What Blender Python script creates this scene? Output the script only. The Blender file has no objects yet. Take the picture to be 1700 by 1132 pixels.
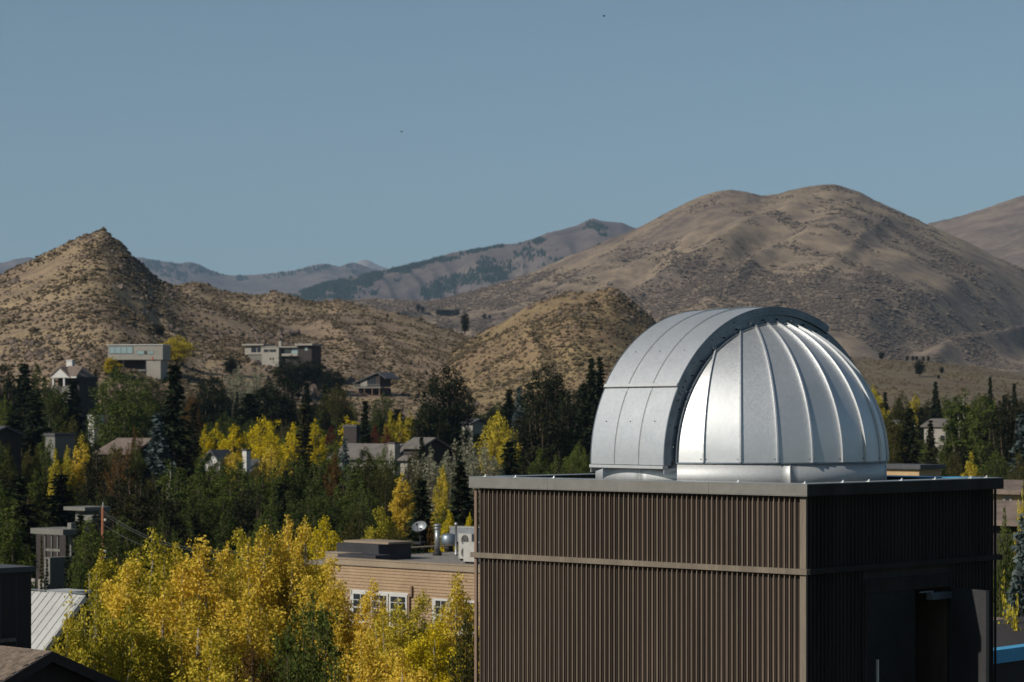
import bpy, bmesh, math, random
import numpy as np
from mathutils import Vector, Matrix
R = math.radians
random.seed(7); rng = np.random.default_rng(11)
scn = bpy.context.scene
F = 4014.0; HV = 697.0                      # focal length and horizon row of the photograph, px at 1700 wide

# ------------------------------------------------------------------ camera, sky, sun, exposure
cam_d = bpy.data.cameras.new('camera'); cam = bpy.data.objects.new('camera', cam_d); scn.collection.objects.link(cam)
cam.location = (0, 0, 0); cam.rotation_euler = (R(90), 0, 0)
cam_d.sensor_width = 36; cam_d.lens = 36*F/1700; cam_d.shift_y = (HV-566)/1700
cam_d.clip_start = 0.5; cam_d.clip_end = 60000
cam_d.dof.use_dof = True; cam_d.dof.focus_distance = 36.5; cam_d.dof.aperture_fstop = 3.6
scn.camera = cam
SUN_AZ, SUN_EL = 54.0, 34.0                 # azimuth to the left of straight behind the camera
S = Vector((-math.sin(R(SUN_AZ))*math.cos(R(SUN_EL)), -math.cos(R(SUN_AZ))*math.cos(R(SUN_EL)), math.sin(R(SUN_EL))))
world = bpy.data.worlds.new('World'); scn.world = world; world.use_nodes = True
wn = world.node_tree.nodes; wl = world.node_tree.links
sky = wn.new('ShaderNodeTexSky'); sky.sky_type = 'NISHITA'; sky.sun_disc = False
sky.sun_elevation = R(SUN_EL); sky.sun_rotation = math.atan2(S.x, S.y)
sky.altitude = 1800; sky.air_density = 1.0; sky.dust_density = 1.8; sky.ozone_density = 2.0
hs = wn.new('ShaderNodeHueSaturation'); hs.inputs['Saturation'].default_value = 0.84; hs.inputs['Value'].default_value = 1.0
tint = wn.new('ShaderNodeMix'); tint.data_type = 'RGBA'; tint.blend_type = 'MULTIPLY'; tint.inputs[0].default_value = 1; tint.inputs[7].default_value = (.88, 1.0, .95, 1)
wl.new(sky.outputs[0], hs.inputs['Color']); wl.new(hs.outputs[0], tint.inputs[6]); wl.new(tint.outputs[2], wn['Background'].inputs['Color'])
wn['Background'].inputs['Strength'].default_value = 0.076
sd = bpy.data.lights.new('sun', 'SUN'); sd.energy = 5.0; sd.angle = R(0.53); sd.color = (1.0, 0.93, 0.82)
sun = bpy.data.objects.new('sun', sd); scn.collection.objects.link(sun)
sun.rotation_euler = S.to_track_quat('Z', 'Y').to_euler()
vs = scn.view_settings; scn.display_settings.display_device = 'sRGB'
vs.view_transform = 'Standard'; vs.look = 'None'; vs.gamma = 1; vs.exposure = -0.12; vs.use_curve_mapping = False

# ------------------------------------------------------------------ helpers
col = scn.collection
def W(u, v, Y):                              # the point that stands Y metres ahead
    return Vector(((u-850)/F*Y, Y, -(v-HV)/F*Y))
def tag(o, label=None, cat=None, group=None, kind=None):
    if label: o['label'] = label
    if cat: o['category'] = cat
    if group: o['group'] = group
    if kind: o['kind'] = kind
    return o
def empty(name, loc, rz=0, label=None, cat=None, group=None):
    o = bpy.data.objects.new(name, None); col.objects.link(o)
    o.location = loc; o.rotation_euler = (0, 0, rz); o.empty_display_size = .2
    return tag(o, label, cat, group)
def link_mesh(name, me, mat=None, parent=None, loc=None, rot=None):
    if mat is not None and not me.materials: me.materials.append(mat)
    o = bpy.data.objects.new(name, me); col.objects.link(o)
    if parent is not None: o.parent = parent
    if loc is not None: o.location = loc
    if rot is not None: o.rotation_euler = rot
    return o
class MB:                                    # collects shapes, builds ONE mesh
    def __init__(s): s.v = []; s.f = []
    def quad(s, a, b, c, d):
        n = len(s.v); s.v += [tuple(a), tuple(b), tuple(c), tuple(d)]; s.f.append((n, n+1, n+2, n+3)); return s
    def poly(s, pts):
        n = len(s.v); s.v += [tuple(p) for p in pts]; s.f.append(tuple(range(n, n+len(pts)))); return s
    def box(s, x0, x1, y0, y1, z0, z1):
        n = len(s.v)
        s.v += [(x0,y0,z0),(x1,y0,z0),(x1,y1,z0),(x0,y1,z0),(x0,y0,z1),(x1,y0,z1),(x1,y1,z1),(x0,y1,z1)]
        s.f += [tuple(n+i for i in q) for q in ((0,3,2,1),(4,5,6,7),(0,1,5,4),(1,2,6,5),(2,3,7,6),(3,0,4,7))]; return s
    def prism(s, pts, off):                  # pts: polygon (3D), off: extrusion vector
        n = len(s.v); k = len(pts); off = Vector(off)
        s.v += [tuple(p) for p in pts] + [tuple(Vector(p)+off) for p in pts]
        s.f.append(tuple(n+i for i in range(k))[::-1]); s.f.append(tuple(n+k+i for i in range(k)))
        for i in range(k): j = (i+1) % k; s.f.append((n+i, n+j, n+k+j, n+k+i))
        return s
    def tube(s, pts, rad, k=6, cap=True):
        n0 = len(s.v); m = len(pts); pts = [Vector(p) for p in pts]
        if not hasattr(rad, '__len__'): rad = [rad]*m
        for i, p in enumerate(pts):
            d = (pts[min(i+1, m-1)]-pts[max(i-1, 0)]).normalized()
            a = d.cross(Vector((0, 0, 1)) if abs(d.z) < .9 else Vector((1, 0, 0))).normalized(); b = d.cross(a)
            for j in range(k):
                t = 2*math.pi*j/k; s.v.append(tuple(p+(a*math.cos(t)+b*math.sin(t))*rad[i]))
        for i in range(m-1):
            for j in range(k):
                a0 = n0+i*k+j; a1 = n0+i*k+(j+1) % k; s.f.append((a0, a1, a1+k, a0+k))
        if cap: s.f.append(tuple(n0+j for j in range(k))[::-1]); s.f.append(tuple(n0+(m-1)*k+j for j in range(k)))
        return s
    def lathe(s, prof, c=(0, 0), k=16):      # prof [(r,z)]
        n0 = len(s.v)
        for r, z in prof:
            for j in range(k):
                t = 2*math.pi*j/k; s.v.append((c[0]+r*math.cos(t), c[1]+r*math.sin(t), z))
        for i in range(len(prof)-1):
            for j in range(k):
                a0 = n0+i*k+j; a1 = n0+i*k+(j+1) % k; s.f.append((a0, a1, a1+k, a0+k))
        s.f.append(tuple(n0+j for j in range(k))[::-1]); s.f.append(tuple(n0+(len(prof)-1)*k+j for j in range(k)))
        return s
    def mesh(s, name, mat=None, smooth=False):
        me = bpy.data.meshes.new(name); me.from_pydata(s.v, [], s.f); me.update()
        if smooth: me.polygons.foreach_set('use_smooth', [True]*len(me.polygons))
        if mat: me.materials.append(mat)
        return me
    def build(s, name, mat, parent=None, smooth=False, loc=None, rot=None):
        return link_mesh(name, s.mesh(name, mat, smooth), None, parent, loc, rot)
def np_mesh(name, V, Q, mat=None, smooth=False):
    V = np.asarray(V, dtype=np.float32).reshape(-1, 3); Q = np.asarray(Q, dtype=np.int32); k = Q.shape[1]
    me = bpy.data.meshes.new(name); me.vertices.add(len(V)); me.vertices.foreach_set('co', V.ravel())
    me.loops.add(Q.size); me.loops.foreach_set('vertex_index', Q.ravel())
    me.polygons.add(len(Q)); me.polygons.foreach_set('loop_start', np.arange(0, Q.size, k, dtype=np.int32))
    me.update(calc_edges=True)
    me.polygons.foreach_set('use_smooth', np.full(len(Q), smooth))
    if mat: me.materials.append(mat)
    return me

# ------------------------------------------------------------------ materials
def nt(name):
    m = bpy.data.materials.new(name); m.use_nodes = True
    return m, m.node_tree.nodes, m.node_tree.links, m.node_tree.nodes['Principled BSDF']
def ramp(N, stops, interp='LINEAR'):
    r = N.new('ShaderNodeValToRGB'); e = r.color_ramp.elements; r.color_ramp.interpolation = interp
    while len(e) > 1: e.remove(e[-1])
    for i, (p, c) in enumerate(stops):
        q = e[0] if i == 0 else e.new(p)
        q.position = p; q.color = (c[0], c[1], c[2], 1) if hasattr(c, '__len__') else (c, c, c, 1)
    return r
def noise(N, L, scale, detail=5, rough=.55, vec=None, dist=0):
    n = N.new('ShaderNodeTexNoise'); n.inputs['Scale'].default_value = scale; n.inputs['Detail'].default_value = detail
    n.inputs['Roughness'].default_value = rough; n.inputs['Distortion'].default_value = dist
    if vec is not None: L.new(vec, n.inputs['Vector'])
    return n
def mixc(N, L, fac, a, b, mode='MIX'):
    m = N.new('ShaderNodeMix'); m.data_type = 'RGBA'; m.blend_type = mode
    for sock, val in ((m.inputs[0], fac), (m.inputs[6], a), (m.inputs[7], b)):
        if hasattr(val, 'is_output'): L.new(val, sock)
        elif hasattr(val, '__len__'): sock.default_value = (*val, 1)
        else: sock.default_value = val
    return m.outputs[2]
def bump(N, L, B, h, strength=.3, dist=.02):
    b = N.new('ShaderNodeBump'); b.inputs['Strength'].default_value = strength; b.inputs['Distance'].default_value = dist
    L.new(h, b.inputs['Height']); L.new(b.outputs[0], B.inputs['Normal'])
def objco(N): return N.new('ShaderNodeTexCoord').outputs['Object']
def worldco(N): return N.new('ShaderNodeNewGeometry').outputs['Position']
def mapping(N, L, vec, scale=(1, 1, 1), rot=(0, 0, 0)):
    m = N.new('ShaderNodeMapping'); L.new(vec, m.inputs[0]); m.inputs['Scale'].default_value = scale; m.inputs['Rotation'].default_value = rot
    return m.outputs[0]
def surf(name, c, rough=.7, metal=0, var=.25, scale=3, c2=None, b=.15, bd=.01, spec=.3, streak=False):
    m, N, L, B = nt(name); co = worldco(N)
    if streak: co = mapping(N, L, co, (1, 1, .12))
    n = noise(N, L, scale, 6, .6, co)
    c2 = c2 or tuple(x*(1-var) for x in c)
    n2 = noise(N, L, scale*9, 4, .7, co)
    r = ramp(N, [(.32, c2), (.68, tuple(min(1, x*(1+var*.5)) for x in c))]); L.new(n.outputs[0], r.inputs[0])
    k = mixc(N, L, .35, r.outputs[0], n2.outputs[0], 'SOFT_LIGHT')
    L.new(k, B.inputs['Base Color'])
    B.inputs['Roughness'].default_value = rough; B.inputs['Metallic'].default_value = metal
    B.inputs['Specular IOR Level'].default_value = spec
    bump(N, L, B, n2.outputs[0], b, bd)
    return m
def leafmat(name, cols, trans=.3, sat=1.0):
    """leaf-sized faces: each face its own colour, larger patches of another tone through the crown"""
    m, N, L, B = nt(name); N.remove(B)
    out = [n for n in N if n.type == 'OUTPUT_MATERIAL'][0]
    g = N.new('ShaderNodeNewGeometry'); oi = N.new('ShaderNodeObjectInfo')
    st = [(i/(max(1, len(cols)-1)), c) for i, c in enumerate(cols)]
    r = ramp(N, st); 
    nz = noise(N, L, .55, 3, .6, worldco(N))
    a = N.new('ShaderNodeMath'); a.operation = 'MULTIPLY_ADD'; L.new(g.outputs['Random Per Island'], a.inputs[0]); a.inputs[1].default_value = .55
    b_ = N.new('ShaderNodeMath'); b_.operation = 'MULTIPLY_ADD'; L.new(nz.outputs[0], b_.inputs[0]); b_.inputs[1].default_value = .9; b_.inputs[2].default_value = -.32
    L.new(b_.outputs[0], a.inputs[2])
    c_ = N.new('ShaderNodeMath'); c_.operation = 'MULTIPLY_ADD'; L.new(oi.outputs['Random'], c_.inputs[0]); c_.inputs[1].default_value = .24; L.new(a.outputs[0], c_.inputs[2])
    L.new(c_.outputs[0], r.inputs[0])
    d = N.new('ShaderNodeBsdfDiffuse'); t = N.new('ShaderNodeBsdfTranslucent'); L.new(r.outputs[0], d.inputs[0])
    tc = N.new('ShaderNodeHueSaturation'); tc.inputs['Saturation'].default_value = 1.15; tc.inputs['Value'].default_value = 1.15
    L.new(r.outputs[0], tc.inputs['Color']); L.new(tc.outputs[0], t.inputs[0])
    mx = N.new('ShaderNodeMixShader'); mx.inputs[0].default_value = trans
    L.new(d.outputs[0], mx.inputs[1]); L.new(t.outputs[0], mx.inputs[2]); L.new(mx.outputs[0], out.inputs[0])
    return m

M = {}
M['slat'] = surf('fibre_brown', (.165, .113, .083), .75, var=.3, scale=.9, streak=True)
M['slat_edge_lit'] = surf('fibre_edge_lit', (.165, .130, .100), .75, var=.25, scale=3, streak=True)  # sunlight put into the colour: lighter front edges, sunny face only
M['right_shade'] = surf('fibre_painted_shade', (.050, .044, .040), .85, var=.3, scale=2, spec=.1, streak=True)  # darkened slat brown: the right face's shade is put into the colour
M['slat_dark'] = surf('fibre_brown_dark', (.040, .036, .033), .8, spec=.05, var=.3, scale=.9, streak=True)  # right rail with its shade put into the colour; also the door surround
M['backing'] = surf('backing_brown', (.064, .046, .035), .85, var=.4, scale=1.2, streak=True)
M['trim'] = surf('trim_brown', (.155, .127, .097), .75, var=.25, scale=4, streak=True)
M['fascia'] = surf('fascia_grey', (.155, .148, .135), .5, var=.1, scale=.7, spec=.4, b=.05)
M['coping'] = surf('coping_metal', (.30, .32, .33), .38, metal=.6, var=.1, scale=1.5, b=.03)
M['deck'] = surf('roof_membrane', (.08, .08, .085), .8, var=.3, scale=1)
M['bolt'] = surf('bolt_steel', (.7, .7, .7), .35, metal=.7, var=.1, scale=8)
M['door'] = surf('door_grey', (.04, .04, .042), .5, var=.18, scale=1.3, spec=.5, b=.04)
M['door_dark'] = surf('door_dark', (.030, .029, .028), .7, var=.2, scale=1.3, spec=.05)
def galva(name, c, rough, patch):
    m, N, L, B = nt(name); co = worldco(N)
    n = noise(N, L, 1.3, 4, .6, co); v = N.new('ShaderNodeTexVoronoi'); v.inputs['Scale'].default_value = 45; L.new(co, v.inputs['Vector'])
    r = ramp(N, [(.3, tuple(x*.90 for x in c)), (.7, c)]); L.new(n.outputs[0], r.inputs[0])
    k = mixc(N, L, patch, r.outputs[0], v.outputs['Color'], 'SOFT_LIGHT')
    bw = N.new('ShaderNodeRGBToBW'); L.new(v.outputs['Color'], bw.inputs[0])
    hs_ = N.new('ShaderNodeHueSaturation'); hs_.inputs['Saturation'].default_value = .35; L.new(k, hs_.inputs['Color'])
    L.new(hs_.outputs[0], B.inputs['Base Color'])
    mr = N.new('ShaderNodeMapRange'); mr.inputs['To Min'].default_value = rough-.04; mr.inputs['To Max'].default_value = rough+.05
    L.new(bw.outputs[0], mr.inputs[0]); L.new(mr.outputs[0], B.inputs['Roughness'])
    B.inputs['Metallic'].default_value = .84
    n3 = noise(N, L, 3.0, 3, .5, co); bump(N, L, B, n3.outputs[0], .12, .03)
    if rough > .53: B.inputs['Metallic'].default_value = .55
    return m
M['galv'] = galva('galvalume_panel', (.55, .59, .625), .52, .05)
M['galv2'] = galva('galvanised_ring', (.45, .475, .50), .60, .15)
M['galv_dark'] = surf('painted_channel', (.20, .235, .27), .48, metal=.7, var=.2, scale=4)
M['rubber'] = surf('black_rubber', (.02, .02, .02), .7, var=.2, scale=4)
M['siding'] = surf('tan_siding', (.29, .20, .125), .8, var=.12, scale=.6)
M['tan_trim'] = surf('tan_trim', (.25, .195, .14), .8, var=.12, scale=.8)
M['gravel'] = surf('roof_gravel', (.22, .20, .18), .95, var=.35, scale=5, b=.6, bd=.05)
M['black'] = surf('black_membrane', (.035, .035, .04), .8, var=.3, scale=1)
M['white'] = surf('white_paint', (.48, .47, .45), .6, var=.08, scale=1.5)
M['offwhite'] = surf('offwhite_stucco', (.27, .25, .22), .85, var=.12, scale=.3)
M['greystucco'] = surf('grey_stucco', (.15, .145, .13), .85, var=.15, scale=.5)
M['darkstucco'] = surf('dark_stucco', (.05, .046, .044), .85, var=.15, scale=.5)
M['darkwall'] = surf('dark_wall', (.035, .028, .026), .8, var=.2, scale=.6)
M['roof_grey'] = surf('roof_shingle_grey', (.13, .115, .105), .85, var=.25, scale=.8)
M['roof_brown'] = surf('roof_shingle_brown', (.15, .115, .095), .85, var=.35, scale=1.2)
M['roof_dark'] = surf('roof_dark', (.07, .07, .075), .6, var=.25, scale=.8)
M['metalroof'] = surf('pale_metal_roof', (.36, .36, .345), .6, metal=.0, var=.12, scale=.7)
M['shingle'] = surf('cedar_shingle', (.17, .13, .10), .9, var=.45, scale=7)
M['steel'] = surf('galv_pipe', (.32, .335, .35), .42, metal=.6, var=.2, scale=3)
M['ac'] = surf('ac_casing', (.34, .33, .31), .55, var=.12, scale=3)
M['blue'] = surf('blue_coping', (.05, .30, .52), .45, var=.12, scale=2, spec=.5)
M['green'] = surf('green_canvas', (.02, .09, .07), .8, var=.2, scale=2)
M['timber'] = surf('pole_timber', (.26, .105, .055), .8, var=.3, scale=3, streak=True)
M['wood'] = surf('deck_timber', (.20, .13, .09), .8, var=.3, scale=2)
M['wire'] = surf('cable', (.10, .10, .10), .6)
M['brick'] = surf('tan_brick', (.42, .29, .16), .85, var=.2, scale=1.5)
M['red'] = surf('red_paint', (.45, .06, .04), .6)
def glassmat(name, c, rough=.12):
    m, N, L, B = nt(name); B.inputs['Base Color'].default_value = (*c, 1); B.inputs['Roughness'].default_value = rough
    B.inputs['Specular IOR Level'].default_value = .9; return m
M['glass'] = glassmat('dark_glass', (.02, .025, .03))
M['glass_pale'] = glassmat('pale_glass', (.22, .30, .31), .2)
M['bark'] = surf('brown_bark', (.10, .07, .05), .9, var=.4, scale=4, streak=True)
M['bark_pale'] = surf('pale_bark', (.30, .27, .22), .85, var=.35, scale=3, streak=True)
M['rock'] = surf('hill_rock', (.165, .125, .10), .9, var=.5, scale=.35, b=.8, bd=.5)
M['brush'] = leafmat('sagebrush', [(.040, .034, .022), (.080, .062, .040), (.125, .098, .062)], .05)
M['scrub'] = leafmat('mountain_scrub', [(.070, .056, .048), (.11, .088, .073), (.15, .12, .093)], .03)
M['l_yellow'] = leafmat('leaf_yellow', [(.18, .155, .022), (.48, .37, .05), (.72, .53, .085), (.68, .46, .08)])
M['l_gold'] = leafmat('leaf_gold', [(.17, .14, .022), (.50, .385, .05), (.70, .50, .085), (.60, .37, .06)])
M['l_lime'] = leafmat('leaf_yellow_green', [(.065, .075, .014), (.28, .25, .032), (.54, .43, .058), (.68, .51, .07)])
M['l_bright'] = leafmat('leaf_bright_yellow', [(.18, .17, .012), (.52, .41, .022), (.74, .57, .035)])
M['l_green'] = leafmat('leaf_green', [(.026, .040, .012), (.075, .098, .024), (.150, .170, .042)])
M['l_mid'] = leafmat('leaf_mid_green', [(.022, .034, .011), (.056, .074, .021), (.108, .124, .036)])
M['l_olive'] = leafmat('leaf_olive', [(.022, .027, .010), (.055, .058, .018), (.12, .10, .030)])
M['l_sage'] = leafmat('leaf_sage', [(.10, .108, .072), (.22, .22, .15), (.38, .36, .26)])
M['l_dark'] = leafmat('needle_dark', [(.008, .012, .007), (.015, .021, .011), (.030, .037, .018)], .12)
M['l_pine'] = leafmat('needle_pine', [(.010, .013, .008), (.024, .026, .013), (.052, .044, .021)], .12)
M['l_blue'] = leafmat('needle_blue', [(.03, .042, .04), (.06, .08, .077), (.12, .145, .14)], .12)
M['l_rust'] = leafmat('leaf_rust', [(.04, .028, .012), (.10, .058, .02), (.17, .09, .028)])
M['l_red'] = leafmat('leaf_red', [(.05, .012, .012), (.14, .03, .025)])
M['l_farfir'] = leafmat('far_fir', [(.014, .024, .016), (.028, .042, .026)], .05)

# hill surfaces: dry grass, soil and shrub colour in patches of several sizes
def hillmat(name, grass, soil, dark, s=1.0, brushy=.5, streak=None, bs=.6, b=.5, bd=1.0):
    m, N, L, B = nt(name); co = worldco(N)
    if streak:
        mp = N.new('ShaderNodeMapping'); mp.vector_type = 'TEXTURE'; L.new(co, mp.inputs[0]); mp.inputs['Scale'].default_value = streak[0]; mp.inputs['Rotation'].default_value = streak[1]; co2 = mp.outputs[0]
    else: co2 = co
    n1 = noise(N, L, .012/s*(3.2 if streak else 1), 6, .62, co2, .4); n2 = noise(N, L, .09/s, 6, .7, co); n3 = noise(N, L, bs/s, 4, .75, co)
    r1 = ramp(N, [(.42, soil), (.58, grass)]); L.new(n1.outputs[0], r1.inputs[0])
    r2 = ramp(N, [(.35, tuple(x*.60 for x in soil)), (.60, tuple(min(1, x*1.2) for x in grass))]); L.new(n2.outputs[0], r2.inputs[0])
    c = mixc(N, L, .5, r1.outputs[0], r2.outputs[0])
    r3 = ramp(N, [(.50-brushy*.12, 1), (.58-brushy*.06, 0)]); L.new(n3.outputs[0], r3.inputs[0])
    r4 = ramp(N, [(.40, 0), (.6, brushy)]); n4 = noise(N, L, .03/s, 3, .6, co2); L.new(n4.outputs[0], r4.inputs[0])
    f = N.new('ShaderNodeMath'); f.operation = 'MULTIPLY'; L.new(r3.outputs[0], f.inputs[0]); L.new(r4.outputs[0], f.inputs[1])
    c = mixc(N, L, f.outputs[0], c, dark)
    L.new(c, B.inputs['Base Color']); B.inputs['Roughness'].default_value = .95; B.inputs['Specular IOR Level'].default_value = .1
    bump(N, L, B, n2.outputs[0], b, bd*s)
    return m
M['hill'] = hillmat('dry_grass_hill', (.285, .212, .124), (.180, .128, .102), (.055, .046, .036), .7, .75)
M['mound'] = hillmat('dry_grass_mound', (.25, .185, .095), (.185, .120, .080), (.055, .048, .034), .7, .75)
MT = 1
M['mount'] = hillmat('mountain_slope', (.245, .188, .128), (.120, .093, .084), (.070, .056, .050), 3, .7, ((1, 3.2, 1), (0, 0, R(-38))), .5, .35)
M['mount2'] = hillmat('mountain_slope_far', (.20, .155, .12), (.13, .10, .09), (.08, .07, .062), 6, .5, ((1, 2.2, 1), (0, 0, R(-20))), .5, .35)
M['ridge'] = hillmat('far_ridge_slope', (.155, .120, .10), (.085, .068, .066), (.05, .05, .045), 12, .5, None, .5)
M['peak'] = hillmat('far_peak_slope', (.30, .26, .23), (.22, .19, .17), (.10, .10, .09), 14, .3, None, .5)
M['bench'] = hillmat('bench_scrub', (.17, .135, .085), (.115, .090, .065), (.06, .052, .038), 1.5, .8)
M['ground'] = hillmat('valley_ground', (.055, .052, .028), (.042, .036, .026), (.02, .025, .012), .5, .7)

# ------------------------------------------------------------------ terrain
def hash2(i, j, s):
    h = (i.astype(np.int64)*374761393 + j.astype(np.int64)*668265263 + s*974634777) & 0xffffffff
    h = ((h ^ (h >> 13))*1274126177) & 0xffffffff
    return ((h ^ (h >> 16)) & 0xffff)/65535.0
def vnoise(x, y, s=0):
    x = np.asarray(x, float); y = np.asarray(y, float)
    i = np.floor(x); j = np.floor(y); fx = x-i; fy = y-j
    ux = fx*fx*(3-2*fx); uy = fy*fy*(3-2*fy); i = i.astype(np.int64); j = j.astype(np.int64)
    a = hash2(i, j, s); b = hash2(i+1, j, s); c = hash2(i, j+1, s); d = hash2(i+1, j+1, s)
    return (a*(1-ux)+b*ux)*(1-uy)+(c*(1-ux)+d*ux)*uy
def fbm(x, y, o=5, s=0, g=.5):
    t = 0; a = 1; n = 0
    for k in range(o):
        t = t+a*(vnoise(x*2**k+7.3*k, y*2**k-3.1*k, s+k)*2-1); n += a; a *= g
    return t/n
def ground_z(Y):
    return np.interp(Y, [0, 230, 330, 520, 650, 900, 60000], [-16, -16, -14, -6, -1, 0, 0])
class Hill:
    def __init__(s, sil, Yf, Yr, Yb, z0, p=1.2, rough=(0, 1), spur=None, crest=0, soft=30):
        d = np.arange(-1400, 3000.0); raw = np.interp(d, [a for a, b in sil], [b for a, b in sil]); s.d = d
        def gs(sg):
            k = np.arange(-int(3*sg), int(3*sg)+1); w = np.exp(-.5*(k/sg)**2); w /= w.sum(); return np.convolve(np.pad(raw, len(k)//2, 'edge'), w, 'valid')
        s.sh = gs(5.0); s.br = gs(float(soft))
        s.u = [a for a, b in sil]; s.v = [b for a, b in sil]; s.Yf = Yf; s.Yr = Yr; s.Yb = Yb; s.z0 = z0; s.p = p
        s.rough = rough; s.spur = spur; s.crest = crest
    def z(s, u, Y):
        u = np.asarray(u, float); Y = np.asarray(Y, float)
        t = (Y-s.Yf)/(s.Yr-s.Yf); tc = np.clip(t, 0, 1)
        sm = np.interp(u, s.d, s.sh); br = np.interp(u, s.d, s.br)
        q3 = np.clip(tc, 0, 1)**6; Zr = (HV-(sm*q3+br*(1-q3)))/F*s.Yr
        x = (u-850)/F*s.Yr
        if s.crest: Zr = Zr + np.where(t > 1, 1, tc**14)*s.crest*fbm(x/(s.crest*7), x*0+3.3, 4, 91, .6)
        front = s.z0+(Zr-s.z0)*np.power(tc, s.p)
        tb = np.clip((Y-s.Yr)/(s.Yb-s.Yr), 0, 1)
        back = s.z0+(Zr-s.z0)*(1-tb*tb*(3-2*tb))
        z = np.where(t <= 1, front, back)
        mask = np.clip(tc*1.7, 0, 1)**1.4*np.clip((1-tc)*3.5, 0.06, 1)*np.where(t > 1.0, .3, 1)
        xw = (u-850)/F*Y
        a, sc = s.rough
        z = z+a*mask*fbm(xw/sc, Y/sc, 6, 17)
        if s.spur:
            for amp, per, lean, sd_ in s.spur:
                w = fbm(u/(per*2.2), tc*2.2, 3, sd_+5)*per*.9
                q = (u-lean*tc+w)/per
                rid = 1-np.sqrt((vnoise(q, q*0+sd_, sd_)*2-1)**2+.02)*1.6
                z = z+amp*mask*(rid-.4)
        return np.where(t < 0, s.z0-3, z)
    def mesh(s, name, mat, u0, u1, nu, ny, label=None):
        us = np.linspace(u0, u1, nu)
        f = np.linspace(0, 1, ny); Ys = np.concatenate([s.Yf-1e-3+(s.Yr-s.Yf)*f, s.Yr+(s.Yb-s.Yr)*np.linspace(.06, 1, max(8, ny//6))])
        U, YY = np.meshgrid(us, Ys); Z = s.z(U, YY); X = (U-850)/F*YY
        V = np.stack([X, YY, Z], -1).reshape(-1, 3); ny2 = len(Ys)
        i, j = np.meshgrid(np.arange(nu-1), np.arange(ny2-1)); a = (j*nu+i).ravel()
        Q = np.stack([a, a+1, a+nu+1, a+nu], 1)
        o = link_mesh(name, np_mesh(name, V, Q, mat, True)); o['kind'] = 'structure'
        return o

knob = Hill([(-700, 560), (-400, 530), (-200, 500), (-60, 472), (0, 455), (30, 440), (55, 430), (80, 417), (110, 402), (130, 392), (148, 386), (158, 384), (170, 384), (180, 388), (190, 398), (205, 405),
             (215, 420), (235, 437), (260, 460), (285, 478), (310, 490), (345, 500), (380, 512), (420, 528), (470, 545), (520, 570), (580, 610), (640, 650), (720, 690), (800, 705), (900, 712)],
            560, 950, 1400, -4, 1.15, (4.5, 55), [(1.2, 70, -120, 3)], 1.2)
mid = Hill([(-700, 520), (100, 500), (250, 480), (310, 470), (330, 467), (350, 474), (385, 487), (430, 488), (455, 484), (480, 490), (520, 500), (550, 500), (562, 494), (575, 500), (600, 506), (650, 518), (700, 532), (750, 549), (790, 563), (850, 585),
            (950, 610), (1100, 640), (1300, 670), (2300, 690)], 640, 1150, 1700, -3, 1.0, (7, 90), [(2.5, 110, -160, 8)], 1.0)
mound = Hill([(400, 705), (600, 690), (700, 640), (740, 590), (780, 563), (830, 536), (880, 507), (930, 491), (980, 483), (1000, 479), (1015, 476), (1032, 484), (1045, 496), (1060, 512), (1085, 530), (1110, 558), (1160, 610), (1250, 660), (1400, 700), (1600, 710)],
             620, 900, 1300, -4, 1.1, (6, 60), [(3, 60, -60, 21)], 1.4)
bigm = Hill([(-700, 540), (300, 520), (540, 501), (600, 497), (640, 495), (700, 498), (740, 495), (780, 484), (800, 477), (850, 462), (900, 444), (950, 423), (1000, 401), (1060, 378), (1095, 358), (1130, 340), (1160, 326), (1185, 317), (1215, 313), (1240, 317), (1265, 323),
             (1290, 322), (1320, 314), (1350, 308), (1385, 305), (1405, 310), (1425, 317), (1460, 335), (1500, 354), (1540, 373), (1600, 399), (1650, 425), (1700, 447), (1800, 492), (2000, 560), (2400, 640)],
            2250, 3500, 5200, 4, 1.05, (16, 420), [(30, 150, 480, 4), (11, 62, 480, 9)], 1.5, 45)
bigm2 = Hill([(1200, 560), (1400, 440), (1500, 392), (1540, 371), (1600, 357), (1650, 341), (1700, 323), (1760, 303), (1850, 290), (2000, 300), (2400, 330)], 3000, 5500, 8000, 4, 1.1, (40, 700), [(16, 110, 260, 14)], 2)
far1 = Hill([(-700, 690), (300, 560), (430, 510), (480, 488), (520, 475), (560, 464), (600, 457), (630, 451), (665, 443), (700, 434), (730, 424), (760, 418), (800, 412), (830, 407), (865, 405), (900, 394), (920, 384), (940, 380), (960, 376), (985, 364), (1005, 369), (1030, 371), (1050, 379), (1100, 400), (1300, 420), (2400, 500)],
            5500, 9000, 12000, 4, 1.05, (110, 900), [(60, 70, -160, 6), (22, 28, -160, 31)], 8)
far0 = Hill([(-900, 470), (-200, 450), (-60, 440), (0, 436), (25, 429), (50, 426), (75, 431), (120, 440), (235, 427), (250, 430), (290, 436), (325, 438), (350, 448), (375, 455), (400, 459), (430, 456), (470, 451), (500, 447), (520, 440), (540, 438), (560, 443), (575, 438), (590, 437), (620, 448), (700, 470), (1000, 480), (2400, 480)],
            9500, 14000, 18000, 4, 1.0, (200, 1500), [(110, 60, -100, 12)], 14)
far00 = Hill([(-700, 520), (540, 480), (575, 450), (600, 432), (606, 430), (615, 436), (640, 446), (680, 460), (900, 520), (2400, 560)], 15000, 19000, 22000, 4, 1.0, (250, 2000), None, 20)
bench = Hill([(700, 705), (1100, 640), (1250, 598), (1390, 590), (1440, 596), (1480, 597), (1520, 600), (1560, 603), (1600, 607), (1650, 613), (1700, 622), (1800, 634), (2000, 650), (2300, 660)], 640, 1350, 1500, -3, .9, (3, 120), None, 0)

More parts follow.
